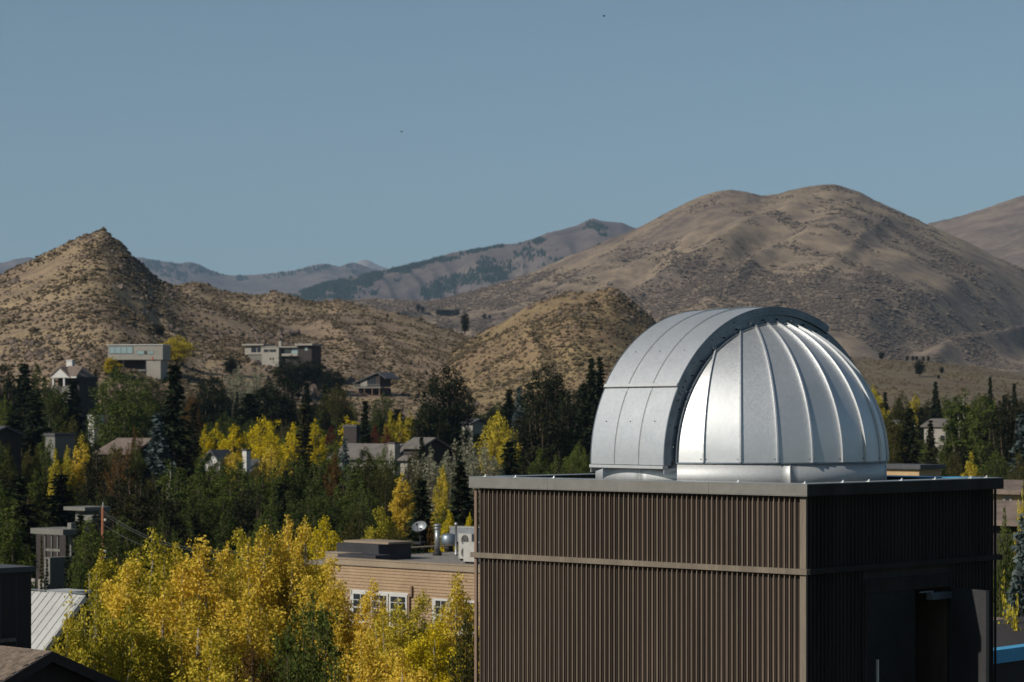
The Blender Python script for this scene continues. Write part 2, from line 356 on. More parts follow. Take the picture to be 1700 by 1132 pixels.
knob.mesh('hill', M['hill'], -500, 900, 620, 230)
mid.mesh('hill', M['hill'], -300, 1900, 720, 200)
mound.mesh('hill', M['mound'], 430, 1560, 460, 180)
bench.mesh('hill', M['bench'], 720, 2200, 340, 120)
bigm.mesh('mountain', M['mount'], -400, 2300, 820, 240)
bigm2.mesh('mountain', M['mount2'], 1250, 2300, 300, 130)
far1.mesh('mountain', M['ridge'], -200, 2000, 640, 150)
far0.mesh('mountain', M['ridge'], -800, 1900, 560, 100)
far00.mesh('mountain', M['peak'], 0, 1500, 300, 60)
# valley floor: one sheet to the horizon, rising gently away from the town
ys = [-400, 0, 100, 230, 280, 330, 420, 520, 580, 650, 900, 2000, 6000, 25000]; xs = np.concatenate([np.linspace(-22000, -900, 8), np.linspace(-800, 800, 41), np.linspace(900, 22000, 8)])
XX, YY = np.meshgrid(xs, ys); ZZ = ground_z(YY); nu = len(xs)
i, j = np.meshgrid(np.arange(nu-1), np.arange(len(ys)-1)); a = (j*nu+i).ravel()
g = link_mesh('ground', np_mesh('ground', np.stack([XX, YY, ZZ], -1), np.stack([a, a+1, a+nu+1, a+nu], 1), M['ground'], True)); g['kind'] = 'structure'

def terr(u, Y, hills): 
    z = ground_z(Y)*np.ones_like(np.asarray(Y, float)*np.asarray(u, float))
    for h in hills: z = np.maximum(z, np.where((np.asarray(Y) >= h.Yf) & (np.asarray(Y) <= h.Yb), h.z(u, Y), -99))
    return z
NEAR = [knob, mid, mound, bench]
def seat(u, v, hills=NEAR, Y0=560, Y1=1300):  # where on the slope the line of sight at (u, v) first lands
    Ys = np.linspace(Y0, Y1, 900); z = terr(np.full_like(Ys, u), Ys, hills); vv = HV-z/Ys*F
    k = np.argmax(vv <= v) if (vv <= v).any() else len(Ys)-1
    return float(Ys[k]), float(z[k])

# haze: the air between the camera and the mountains
hz = MB().box(-23000, 23000, -500, 26000, -17.5, 1900).build('haze', None); hz['kind'] = 'stuff'
hm = bpy.data.materials.new('air'); hm.use_nodes = True; hn = hm.node_tree.nodes; hn.remove(hn['Principled BSDF'])
pv = hn.new('ShaderNodeVolumePrincipled'); pv.inputs['Color'].default_value = (.50, .72, 1.0, 1); pv.inputs['Density'].default_value = 3.6e-5; pv.inputs['Anisotropy'].default_value = .1
hm.node_tree.links.new(pv.outputs[0], [n for n in hn if n.type == 'OUTPUT_MATERIAL'][0].inputs['Volume'])
hz.data.materials.append(hm); HAZE = hz

# ------------------------------------------------------------------ ground cover on the hills
def blobs(name, C, rad, squash, mat, kind='stuff', seed=1, jag=.35, low=False):
    """many small faceted lumps joined into one mesh"""
    r = np.random.default_rng(seed); n = len(C)
    t = (1+5**.5)/2; base = np.array([(-1,t,0),(1,t,0),(-1,-t,0),(1,-t,0),(0,-1,t),(0,1,t),(0,-1,-t),(0,1,-t),(t,0,-1),(t,0,1),(-t,0,-1),(-t,0,1)])/math.sqrt(1+t*t)
    fa = np.array([(0,11,5),(0,5,1),(0,1,7),(0,7,10),(0,10,11),(1,5,9),(5,11,4),(11,10,2),(10,7,6),(7,1,8),(3,9,4),(3,4,2),(3,2,6),(3,6,8),(3,8,9),(4,9,5),(2,4,11),(6,2,10),(8,6,7),(9,8,1)])
    if low:
        base = np.array([(1,0,0),(0,1,0),(-1,0,0),(0,-1,0),(0,0,1),(0,0,-1)], float); fa = np.array([(0,1,4),(1,2,4),(2,3,4),(3,0,4),(1,0,5),(2,1,5),(3,2,5),(0,3,5)])
    nb = len(base); V = base[None]*(1+r.uniform(-jag, jag, (n, nb, 1)))
    th = r.uniform(0, 6.28, n); c, s_ = np.cos(th), np.sin(th)
    X = V[..., 0]*c[:, None]-V[..., 1]*s_[:, None]; Y = V[..., 0]*s_[:, None]+V[..., 1]*c[:, None]
    V = np.stack([X, Y, V[..., 2]*squash], -1)*np.asarray(rad)[:, None, None]+C[:, None]
    Fc = fa[None]+(np.arange(n)*nb)[:, None, None]
    o = link_mesh(name, np_mesh(name, V, Fc.reshape(-1, 3), mat)); o['kind'] = kind; return o
def scatter(h, n, u0, u1, seed, t0=.03, dens=None):
    r = np.random.default_rng(seed); u = r.uniform(u0, u1, n*3); t = t0+(1.02-t0)*r.uniform(0, 1, n*3)**.8
    Y = h.Yf+(h.Yr-h.Yf)*t; X = (u-850)/F*Y
    k = fbm(X/22, Y/34, 3, seed)*1.2+.55; keep = r.uniform(0, 1, n*3) < k
    if dens is not None: keep &= dens(u, Y, r)
    u, Y, X = u[keep][:n], Y[keep][:n], X[keep][:n]
    return np.stack([X, Y, h.z(u, Y)], -1), r
for h, n, a_, b_, sd_, nm in ((knob, 23000, -160, 640, 1, 'k'), (mid, 20000, 180, 1150, 2, 'm'), (mound, 11000, 600, 1200, 3, 'r')):
    P, r = scatter(h, n, a_, b_, sd_); s_ = r.lognormal(-.88, .45, len(P))
    P[:, 2] += s_*.25
    blobs('sagebrush', P, s_*1.0, .72, M['brush'], seed=sd_, low=True)
P, r = scatter(bench, 3000, 1350, 1800, 5); blobs('sagebrush', P, r.lognormal(-.4, .35, len(P)), .7, M['brush'], seed=5, low=True)
r = np.random.default_rng(77); n = 150000; u = r.uniform(560, 1790, n); t = r.uniform(.02, 1.0, n); Y = bigm.Yf+(bigm.Yr-bigm.Yf)*t; X = (u-850)/F*Y
rx = X*.82+Y*.57; ry = -X*.57+Y*.82; dn = fbm(rx/70, ry/260, 5, 5, .6)*2.4+.30+fbm(X/18, Y/18, 2, 8)*.5; k = (r.uniform(0, 1, n) < dn) & ~((u > 1060) & (u < 1400) & (HV-bigm.z(u, Y)/Y*F > 560)); u, Y, X = u[k][:56000], Y[k][:56000], X[k][:56000]
blobs('mountain_scrub', np.stack([X, Y, bigm.z(u, Y)+.3], -1), r.lognormal(.25, .5, len(u)), .45, M['scrub'], seed=78, low=True)
# rocks: crest and right flank of the knob, outcrops over the houses, the mound's crest
def near_px(lst):
    def f(u, Y, r):
        v = HV-terr(u, Y, NEAR)/Y*F; k = np.zeros(len(u))
        for (cu, cv, su, sv, w) in lst: k = np.maximum(k, w*np.exp(-((u-cu)/su)**2-((v-cv)/sv)**2))
        return r.uniform(0, 1, len(u)) < k
    return f
P, r = scatter(knob, 3300, -160, 640, 31, dens=near_px([(172, 390, 40, 14, 1), (215, 425, 25, 30, 1), (270, 480, 40, 35, .8), (40, 575, 70, 30, .9), (315, 515, 50, 30, .6), (450, 560, 60, 18, 1), (520, 630, 50, 40, 1), (380, 610, 80, 14, .6), (235, 450, 14, 40, 1), (120, 520, 60, 12, .35), (60, 470, 60, 10, .35), (330, 560, 60, 12, .5), (150, 480, 200, 120, .07)]))
s_ = r.lognormal(-.4, .45, len(P)); blobs('rocks', P, s_*.95, .85, M['rock'], seed=32, jag=.3)
P, r = scatter(mound, 900, 640, 1180, 33, dens=near_px([(1020, 482, 30, 14, 1), (1060, 515, 30, 30, 1), (960, 510, 90, 30, .35), (850, 600, 100, 40, .12)]))
blobs('rocks', P, r.lognormal(-.25, .4, len(P)), .85, M['rock'], seed=34, jag=.3)
P, r = scatter(mid, 700, 250, 900, 35, dens=near_px([(455, 487, 50, 8, 1), (562, 497, 16, 8, 1), (700, 600, 150, 40, .1), (350, 480, 60, 10, .7)]))
blobs('rocks', P, r.lognormal(-.2, .4, len(P)), .85, M['rock'], seed=36, jag=.3)

# forest on the far ridges (a far-off wood reads as one mass)
def forest(name, h, polys, n, seed, size):
    r = np.random.default_rng(seed); u = r.uniform(-100, 1150, n); t = r.uniform(.25, .985, n); Y = h.Yf+(h.Yr-h.Yf)*t
    z = h.z(u, Y); v = HV-z/Y*F; k = np.zeros(n)
    for (cu, cv, su, sv, ang, w) in polys:
        c, s1 = math.cos(R(ang)), math.sin(R(ang)); du, dv = u-cu, v-cv
        p = du*c+dv*s1; q = -du*s1+dv*c; k = np.maximum(k, w*np.exp(-(p/su)**4-(q/sv)**4))
    k = k+(fbm(u/16, v/8, 4, seed)*1.9)*(k > .04)
    keep = r.uniform(0, 1, n) < k*1.1-.1; u, Y, z = u[keep], Y[keep], z[keep]; m = len(u); X = (u-850)/F*Y
    hgt = size*r.uniform(.6, 1.3, m); a = np.arange(5)*2*math.pi/5
    ring = np.stack([np.cos(a), np.sin(a)], -1)[None]*(hgt*.3)[:, None, None]
    V = np.concatenate([np.stack([X[:, None]+ring[..., 0], Y[:, None]+ring[..., 1], np.repeat((z-2)[:, None], 5, 1)], -1), np.stack([X, Y, z+hgt], -1)[:, None]], 1)
    b5 = np.arange(5); Fc = np.stack([b5, (b5+1) % 5, np.full(5, 5)], 1)[None]+(np.arange(m)*6)[:, None, None]
    o = link_mesh(name, np_mesh(name, V, Fc.reshape(-1, 3), M['l_farfir'])); o['kind'] = 'stuff'
forest('forest', far1, [(545, 483, 80, 16, -10, 1), (640, 452, 60, 7, -16, .9), (705, 437, 60, 7, -14, .9), (800, 412, 60, 5, -10, .6), (600, 465, 50, 14, -10, .9), (780, 465, 62, 12, -16, 1), (730, 482, 35, 10, -20, 1), (800, 445, 20, 12, -40, .6), (880, 408, 25, 5, -30, .6), (985, 378, 22, 7, 20, .5), (900, 430, 60, 20, 0, .06)], 150000, 41, 11)
forest('forest', far0, [(330, 446, 60, 8, 8, .9), (275, 446, 30, 12, 20, .7), (520, 443, 32, 8, -8, 1), (580, 445, 22, 8, 10, .8), (440, 458, 50, 4, -5, .6)], 60000, 42, 15)

# ------------------------------------------------------------------ vegetation prototypes (unit: tree 10 m tall)
def rdirs(n, r):
    v = r.normal(size=(n, 3)); return v/np.linalg.norm(v, axis=1, keepdims=True)
def leaf_mesh(name, P, size, r, up=0.0, asp=.6):
    n = len(P); U = rdirs(n, r); 
    if up: U[:, 2] += up*np.sign(r.uniform(-.2, 1, n)); U /= np.linalg.norm(U, axis=1, keepdims=True)
    Vv = np.cross(U, rdirs(n, r)); Vv /= np.linalg.norm(Vv, axis=1, keepdims=True)+1e-9
    s = (size*r.uniform(.6, 1.4, n))[:, None]; U = U*s*.5; Vv = Vv*s*.5*asp
    V = np.stack([P-U, P+Vv*.9, P+U, P-Vv*.9], 1)
    return np_mesh(name, V, np.arange(n*4).reshape(-1, 4))
def wood_mesh(name, segs):
    mb = MB()
    for pts, rad, k in segs: mb.tube(pts, rad, k, cap=False)
    return mb.mesh(name, None, True)
def broadleaf(seed, RR, nlead, Rl, nleaf, lsize, csize, base=.1, topdrop=.4, ncl=16, bare=0, up=.3, trunks=1, power=.75, flat=1.0, tip=3.2):
    """several leaders fan out of the trunk, each with its own spindle of leafy twigs, so the outline is lobed"""
    r = np.random.default_rng(seed); H = 10.0; C = []; segs = []
    for t in range(trunks):
        a = r.uniform(0, 6.28); off = 0 if trunks == 1 else .2; lean = 0 if trunks == 1 else r.uniform(.3, 1.3)
        bx, by = off*math.cos(a), off*math.sin(a)
        pts = [(bx, by, -.3)]+[(bx*(1+k*lean)+r.normal()*.05, by*(1+k*lean)+r.normal()*.05, H*f) for k, f in enumerate((.15, .35, .55, .75, .9))]
        segs.append((pts, [.17, .15, .12, .09, .05, .02], 7))
    for j in range(nlead):
        th = 2.4*j+r.uniform(-.5, .5); q = ((j+.3)/nlead)**.5*r.uniform(.8, 1.1); w = q*(RR-Rl*.6)
        ht = H*(1-topdrop*q**1.5*r.uniform(.5, 1.25)); hs = H*r.uniform(base, base+.25)
        if j == 0: w = 0; ht = H
        L0 = np.array([0, 0, hs]); L2 = np.array([w*math.cos(th), w*math.sin(th), ht]); L1 = np.array([w*.75*math.cos(th), w*.75*math.sin(th), hs+(ht-hs)*.38])
        cur = [(1-u)**2*L0+2*u*(1-u)*L1+u*u*L2 for u in np.linspace(0, 1, 8)]
        segs.append(([tuple(c) for c in cur], [.075*(1-u)+.012 for u in np.linspace(0, 1, 8)], 5))
        for k in range(ncl):
            u = 1-(r.uniform(0, 1)**power)*.82; c = (1-u)**2*L0+2*u*(1-u)*L1+u*u*L2
            rr = Rl*min(1, ((1.05-u)*tip)**.7)*r.uniform(.25, 1); ph = r.uniform(0, 6.28)
            p = c+np.array([rr*math.cos(ph), rr*math.sin(ph), rr*.25*flat])
            C.append((p[0], p[1], p[2], min(1, .62+(1.03-u)*1.3)))
            if k % 3 == 0: segs.append(([tuple(c-np.array([0, 0, rr*.6])), tuple(p)], [.02, .006], 3))
        C.append((*L2, .42)); C.append((*(L2-np.array([0, 0, .3])), .6)); C.append((*(L2-np.array([0, 0, .6])), .7))
    C = np.array(C); wt = C[:, 3]**2*r.uniform(.6, 1.4, len(C)); cnt = np.maximum(4, (nleaf*wt/wt.sum()).astype(int))
    idx = np.repeat(np.arange(len(C)), cnt); cs = csize*C[idx, 3]*.5
    g = r.normal(size=(len(idx), 3)); g /= np.linalg.norm(g, axis=1, keepdims=True); g *= (r.uniform(0, 1, len(idx))**.45)[:, None]*1.35
    P = C[idx, :3]+g*(cs[:, None]*np.array([1, 1, .8+up*.6])); 
    if bare: P = P[r.uniform(0, 1, len(P)) > bare*np.clip(1-np.hypot(P[:, 0], P[:, 1])/(RR*.95), 0, 1)]
    return wood_mesh('trunk', segs), leaf_mesh('crown', P, lsize, r, 0)
def conifer(seed, RR, tiers, nb, nq, size, droop=.25, top=1.0, base=.04, shape=1.0, gap=.18):
    r = np.random.default_rng(seed); H = 10.0; P = []; U = []; segs = [([(0, 0, -.3), (0, 0, 5), (.03, 0, H*.99)], [.17, .10, .015], 7)]
    for k in range(tiers):
        f = base+(1-base)*(k/(tiers-1)); z = f*H; L = RR*(1-f)**shape*(.75+.35*r.uniform())+.10
        for b in range(nb):
            if r.uniform() < gap: continue
            th = r.uniform(0, 6.28); l = L*r.uniform(.7, 1.12); d = np.array([math.cos(th), math.sin(th)])
            tip = np.array([d[0]*l, d[1]*l, z-droop*l+.1*l]); st = np.array([0, 0, z])
            if b % 3 == 0: segs.append(([tuple(st), tuple(tip)], [.03, .006], 3))
            m = max(3, int(nq*l/RR+2)); tt = r.uniform(.18, 1.03, m)[:, None]
            q = st+(tip-st)*tt+r.normal(size=(m, 3))*np.array([.09, .09, .06])*(.4+RR*.3)
            q[:, 2] += .12*l*np.sin(tt[:, 0]*3.1)
            P.append(q); u = np.stack([np.full(m, d[0]), np.full(m, d[1]), np.full(m, -droop*.8)], -1)+r.normal(size=(m, 3))*.45; U.append(u)
    for q in np.linspace(.9, 1.0, 14): P.append(np.array([[r.normal()*.03, r.normal()*.03, q*H]])); U.append(np.array([[r.normal()*.4, r.normal()*.4, .8]]))
    P = np.concatenate(P); U = np.concatenate(U); U /= np.linalg.norm(U, axis=1, keepdims=True); n = len(P)
    Vv = np.cross(U, rdirs(n, r)); Vv /= np.linalg.norm(Vv, axis=1, keepdims=True); s = (size*r.uniform(.6, 1.4, n))[:, None]
    V = np.stack([P-U*s*.55, P+Vv*s*.28, P+U*s*.55, P-Vv*s*.28], 1)
    return wood_mesh('trunk', segs), np_mesh('crown', V, np.arange(n*4).reshape(-1, 4))
PR = {}
for k in range(5): PR['aspen%d' % k] = (broadleaf(100+k, 2.4, 16, .95, 46000, .125, .80, .03, .42, 20, up=.5, power=1.0), 2.4)
for k in range(2): PR['sparse%d' % k] = (broadleaf(120+k, 3.0, 12, .7, 6500, .13, .60, .06, .5, 12, bare=.8, trunks=4), 3.0)
for k in range(4): PR['poplar%d' % k] = (broadleaf(140+k, 1.3, 9, .62, 11000, .16, .50, .03, .42, 22, up=1.2, power=.95, tip=4.5), 1.3)
for k in range(4): PR['round%d' % k] = (broadleaf(160+k, 3.1, 19, 1.25, 16000, .19, .95, .05, .38, 14, tip=7, power=.9), 3.1)
for k in range(2): PR['willow%d' % k] = (broadleaf(180+k, 2.8, 17, .9, 12000, .18, .7, .05, .45, 15, up=1.5, trunks=3, tip=5), 2.8)
for k in range(3): PR['pine%d' % k] = (broadleaf(200+k, 2.0, 15, .95, 15000, .17, .70, .03, .34, 18, power=.95, tip=6), 2.0)
for k in range(4): PR['spruce%d' % k] = (conifer(220+k, 1.9, 34, 13, 17, .34), 1.9)
for k in range(2): PR['narrow%d' % k] = (conifer(240+k, 1.15, 34, 11, 12, .30, .15), 1.15)
PR['bluespruce'] = (conifer(250, 2.6, 40, 22, 34, .22, .12, gap=.1), 2.6)
PR['bush0'] = (broadleaf(260, 5.5, 12, 2.4, 4000, .45, 1.6, .0, .35, 8), 5.5)
WK = {'aspen': 1.7, 'sparse': 1.25, 'poplar': 1.35, 'round': 1.3, 'willow': 1.3, 'pine': 1.3, 'spruce': 1.45, 'narrow': 1.3, 'bluespruce': 1.3, 'bush': 1.0}
def plant(kind, u, v, Y, wpx, mat, bark='bark', label=None, cat='tree', group=None, name=None, zb=None, rz=None):
    (tm, cm), RR = PR[kind]; p = W(u, v, Y); zg = float(ground_z(Y)) if zb is None else zb
    H = max(1.0, p.z-zg); sx = (wpx*WK[kind.rstrip('0123456789')]/F*Y/2)/RR; s = H/10.0
    nm = name or {'spruce': 'spruce_tree', 'narrow': 'spruce_tree', 'bluesp': 'blue_spruce_tree', 'pine': 'pine_tree', 'aspen': 'aspen_tree', 'poplar': 'poplar_tree', 'willow': 'willow_tree', 'bush0': 'shrub', 'sparse': 'aspen_tree'}.get(kind.rstrip('0123456789')[:6] if kind != 'bush0' else 'bush0', 'broadleaf_tree')
    o = empty(nm, (p.x, Y, zg), 0, label, cat, group); rz = random.uniform(0, 6.28) if rz is None else rz
    for n_, me, mt in (('trunk', tm, M[bark]), ('crown', cm, M[mat])):
        c = bpy.data.objects.new(n_, me); col.objects.link(c); c.parent = o; c.scale = (sx, sx, s); c.rotation_euler = (0, 0, rz)
        if not me.materials: me.materials.append(mt)
        c.material_slots[0].link = 'OBJECT'; c.material_slots[0].material = mt
    return o
# ------------------------------------------------------------------ the tower the dome stands on
GA = R(-42.7)                                # the town grid: local x runs right and nearer, local y right and farther
GX = Vector((math.cos(GA), math.sin(GA), 0)); GY = Vector((-math.sin(GA), math.cos(GA), 0))
P0 = Vector((4.134, 34.0, 0))
tower = empty('tower_building', (P0.x, P0.y, -16), GA, 'dark brown slatted tower block with grey metal fascia under the silver dome', 'building')
L1, L2, ZO = 6.44, 5.10, 16.0                # widths; z offset of the empty
def zz(z): return z+ZO
mb = MB()                                    # core with a recess where the door stands open
mb.box(-L1+.06, -.90, .06, L2-.06, zz(-16), zz(-1.08)); mb.box(-.898, -.06, .06, 2.78, zz(-16), zz(-1.08)); mb.box(-.898, -.06, 3.72, L2-.06, zz(-16), zz(-1.08))
mb.box(-.898, -.06, 2.782, 3.718, zz(-2.53), zz(-1.08)); mb.box(-.898, -.06, 2.782, 3.718, zz(-16), zz(-4.66))
wo = mb.build('wall', M['backing'], tower); wo.data.materials.append(M['right_shade'])
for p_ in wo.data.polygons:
    if p_.normal.x > .5: p_.material_index = 1  # right-facing sides take the colour with shade painted in
def slat_mesh(h, dx, dy):
    return MB().box(0, dx, 0, dy, 0, h).mesh('slat', None)
fin_w, fin_d, pitch = .013, .038, .0928
up_h, lo_h = 1.02, 2.82
s_lu, s_ll = slat_mesh(up_h, fin_w, fin_d), slat_mesh(lo_h, fin_w, fin_d)
s_ru, s_rl = slat_mesh(up_h, fin_d, fin_w), slat_mesh(lo_h, fin_d, fin_w)
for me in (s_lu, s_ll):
    me.materials.append(M['slat']); me.materials.append(M['slat_edge_lit']); me.polygons[2].material_index = 1
def put(name, me, mat, parent, loc):
    if not me.materials: me.materials.append(mat)
    o = bpy.data.objects.new(name, me); col.objects.link(o); o.parent = parent; o.location = loc; return o
k = 0; x = -.105-pitch
while x > -L1+.07:
    jit = random.uniform(-.002, .002)
    put('slat', s_lu, M['slat'], tower, (x+jit, 0, zz(-2.10))); put('slat', s_ll, M['slat'], tower, (x+jit, 0, zz(-5.0)))
    x -= pitch
y = .115
while y < L2-.03:
    put('slat', s_ru, M['right_shade'], tower, (-fin_d, y, zz(-2.10)))
    if not (1.42 < y < 3.74): put('slat', s_rl, M['right_shade'], tower, (-fin_d, y, zz(-5.0)))
    y += pitch
MB().box(-.105, 0, 0, .0375, zz(-5), zz(-2.182)).box(-.105, 0, 0, .0375, zz(-2.098), zz(-1.09)).build('corner_board', M['trim'], tower)
MB().box(-L1, -L1+.05, 0, .0375, zz(-5), zz(-2.182)).box(-L1, -L1+.05, 0, .0375, zz(-2.098), zz(-1.09)).build('corner_board', M['slat'], tower)
MB().box(-L1-.055, .035, -.035, .055, zz(-2.18), zz(-2.10)).build('rail', M['trim'], tower)
MB().box(-.055, .035, .057, L2+.06, zz(-2.18), zz(-2.10)).build('rail', M['slat_dark'], tower)  # same band as the front rail, shade painted into its colour
MB().box(-L1-.05, .04, -.04, L2+.04, zz(-5.12), zz(-5.0)).build('base_rail', M['trim'], tower)
zt, zb_ = zz(-.909), zz(-1.075)
for a0, a1 in ((-L1-.06, -4.832), (-4.828, -1.692), (-1.688, .06)):       # sunny front, three lengths
    MB().box(a0, a1, -.06, -.035, zb_+.012, zt).box(a0, a1, -.066, -.030, zb_, zb_+.010).build('fascia', M['fascia'], tower)
for a0, a1 in ((-.034, 2.6), (2.604, L2+.06)):
    MB().box(.035, .06, a0, a1, zb_+.012, zt).box(.030, .066, a0, a1, zb_, zb_+.010).build('fascia', M['right_shade'], tower)  # right fascia: darker than the front grey, shade painted in
MB().box(-L1-.06, .034, L2+.035, L2+.06, zb_, zt).build('fascia', M['fascia'], tower)
MB().box(-L1-.06, -L1-.035, -.034, L2+.034, zb_, zt).build('fascia', M['fascia'], tower)
cw = .36
def coping(x0, x1, y0, y1, m_='coping'): MB().box(x0, x1, y0, y1, zt+.002, zt+.012).build('coping', M[m_], tower)
for a0, a1 in ((-L1-.062, -4.833), (-4.827, -1.693), (-1.687, .062)): coping(a0, a1, -.062, -.062+cw)
coping(.062-cw, .062, -.062+cw+.003, 2.6); coping(.062-cw, .062, 2.604, L2+.062)
coping(-L1-.062, .062-cw-.003, L2+.062-cw*1.6, L2+.062, 'blue'); coping(-L1-.062, -L1-.062+cw, -.062+cw+.003, L2+.059-cw*1.6)
MB().box(-L1+.02, -.02, .02, L2-.02, zz(-1.079), zz(-1.02)).build('roof_deck', M['deck'], tower)
for (cx, cy) in ((-6.2, .0), (-5.55, .0), (-4.75, .0), (-.02, .0), (-1.2, .01), (.0, .9), (.0, 1.55), (.0, 2.4), (.0, 3.3), (.0, 4.3), (.0, 4.75), (-5.9, 3.6), (-3.4, 4.9), (-4.1, 4.95)):
    MB().box(cx-.03, cx+.03, cy-.025, cy+.025, zt+.012, zt+.020).tube([(cx-.01, cy, zt+.018), (cx+.012, cy, zt+.046)], .011, 6).build('coping_clip', M['bolt'], tower)
# door surround, closed leaf, leaf standing open, closer
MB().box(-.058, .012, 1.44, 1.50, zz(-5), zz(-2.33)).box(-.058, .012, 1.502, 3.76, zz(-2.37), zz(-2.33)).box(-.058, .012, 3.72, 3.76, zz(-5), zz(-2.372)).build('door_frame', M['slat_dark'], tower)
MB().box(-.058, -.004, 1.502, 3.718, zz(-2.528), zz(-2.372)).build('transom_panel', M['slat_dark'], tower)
dl = MB().box(-.055, -.012, 1.504, 2.778, zz(-4.66), zz(-2.532)).build('door', M['door_dark'], tower)
MB().box(-.012, .02, 1.75, 1.78, zz(-3.9), zz(-3.5)).build('handle', M['bolt'], dl)
leafo = MB().box(-.022, .022, -.90, 0, 0, 2.11).box(-.027, .027, -.902, -.86, .002, 2.112).box(-.027, .027, -.04, .002, .002, 2.112).box(.022, .028, -.80, -.10, .62, .90).build('door', M['door'], tower)
leafo.location = (.03, 3.70, zz(-4.645)); leafo.rotation_euler = (0, 0, R(68.5)); leafo['label'] = 'grey door leaf standing open'
MB().box(.022, .06, -.75, -.70, 1.0, 1.04).box(.06, .075, -.76, -.60, 1.0, 1.04).build('handle', M['bolt'], leafo)
cl = MB().box(-.05, .07, 3.14, 3.66, zz(-2.70), zz(-2.60)).box(.0, .03, 2.86, 3.2, zz(-2.585), zz(-2.565)).box(.02, .04, 3.14, 3.2, zz(-2.6), zz(-2.565)).build('door_closer', M['galv_dark'], tower)

# ------------------------------------------------------------------ the observatory dome
CD = Vector((3.594, 38.06, -.633)); RD = 2.285
dome = empty('observatory_dome', CD, 0, 'large silver metal observatory dome with ribbed panels standing on the brown tower roof', 'dome')
TH = R(52); sv = Vector((-math.sin(TH), -math.cos(TH), 0)); nv = Vector((math.cos(TH), -math.sin(TH), 0)); zv = Vector((0, 0, 1))
NG = 26; da = 2*math.pi/NG
def gore():                                  # one panel, flat across, curved upward; lies symmetric about -Y
    mb = MB(); n = 24; lat = [R(90)*i/n*.985 for i in range(n+1)]
    for L_ in lat:
        for sgn in (-1, 1):
            a = sgn*da*.5*.992; mb.v.append((RD*math.cos(L_)*math.sin(a), -RD*math.cos(L_)*math.cos(a), RD*math.sin(L_)))
    for i in range(n): mb.f.append((2*i, 2*i+1, 2*i+3, 2*i+2))
    return mb.mesh('panel', M['galv'], True)
def rib():                                   # standing seam between two panels
    mb = MB(); n = 26; w, h = .011, .034
    for i in range(n+1):
        L_ = R(88)*i/n; c, s_ = math.cos(L_), math.sin(L_)
        for dw, dr in ((-w*2.2, .000), (-w*2.2, .005), (-w, .006), (-w, h), (w, h), (w, .006), (w*2.2, .005), (w*2.2, 0)):
            r_ = RD+dr; mb.v.append((dw, -r_*c, r_*s_))
    for i in range(n):
        for j in range(7): a = i*8+j; mb.f.append((a, a+1, a+9, a+8))
    return mb.mesh('seam', M['galv'], False)
gm, rm = gore(), rib()
a_cam = math.atan2(CD.x, CD.y)*-1            # turn so that a seam looks at the camera
rivm = MB()
for q in range(-2, 3): rivm.lathe([(.006, 0), (.005, .006)], (q*.1, 0), 5)
for k in range(NG):
    o = put('panel', gm, M['galv'], dome, (0, 0, 0)); o.rotation_euler = (0, 0, a_cam+(k+.5)*da)
    o = put('seam', rm, M['galv'], dome, (0, 0, 0)); o.rotation_euler = (0, 0, a_cam+k*da)
def ringarc(a0, a1, r0, r1, z0, z1, n=8):
    mb = MB()
    for i in range(n+1):
        a = a0+(a1-a0)*i/n; c, s_ = math.sin(a), -math.cos(a)
        mb.v += [(r0*c, r0*s_, z0), (r1*c, r1*s_, z0), (r1*c, r1*s_, z1), (r0*c, r0*s_, z1)]
    for i in range(n):
        b = 4*i
        for j in range(4): mb.f.append((b+j, b+(j+1) % 4, b+4+(j+1) % 4, b+4+j))
    mb.f.append((0, 1, 2, 3)); b = 4*n; mb.f.append((b+3, b+2, b+1, b)); return mb
nr = 6; a_off = math.asin(56/241.)
for k in range(nr):
    a0 = a_off+2*math.pi*k/nr; o = ringarc(a0+.002, a0+2*math.pi/nr-.002, RD-.03, RD-.006, -.40, -.022, 18).build('base_ring', M['galv2'], dome, True)
    c = a0; p = ringarc(c-.003, c+.003, RD-.006, RD+.002, -.40, -.03, 2).build('ring_joint', M['galv2'], dome)
ringarc(0, 2*math.pi, RD-.02, RD+.012, -.020, -.002, 96).build('base_trim', M['galv_dark'], dome)
def arcpt(off, r_, t): return nv*off+(sv*math.cos(t)+zv*math.sin(t))*r_
RS, HWD = 2.38, .84
T_END = R(90+28); T_SEAM = R(28.5)
def strip(off0, off1, r0, r1, t0, t1, n):    # curved bar: across between two offsets, between two radii
    mb = MB()
    for i in range(n+1):
        t = t0+(t1-t0)*i/n
        mb.v += [tuple(arcpt(off0, r0, t)), tuple(arcpt(off1, r0, t)), tuple(arcpt(off1, r1, t)), tuple(arcpt(off0, r1, t))]
    for i in range(n):
        b = 4*i
        for j in range(4): mb.f.append((b+j, b+4+j, b+4+(j+1) % 4, b+(j+1) % 4))
    mb.f.append((0, 1, 2, 3)); b = 4*n; mb.f.append((b+3, b+2, b+1, b)); return mb
def build_smooth(mb, name, mat, parent):
    o = mb.build(name, mat, parent); me = o.data; me.polygons.foreach_set('use_smooth', [True]*len(me.polygons))
    try: me.set_sharp_from_angle(angle=R(40))
    except Exception: pass
    return o
upper = build_smooth(strip(-HWD+.004, HWD-.004, RS-.030, RS-.012, T_SEAM, T_END, 40), 'upper_shutter', M['galv_dark'], dome)
lower = build_smooth(strip(-HWD+.004, HWD-.004, RS-.060, RS-.036, R(-1.2), T_SEAM+.04, 14), 'lower_shutter', M['galv_dark'], dome)
tw = 2*HWD/3
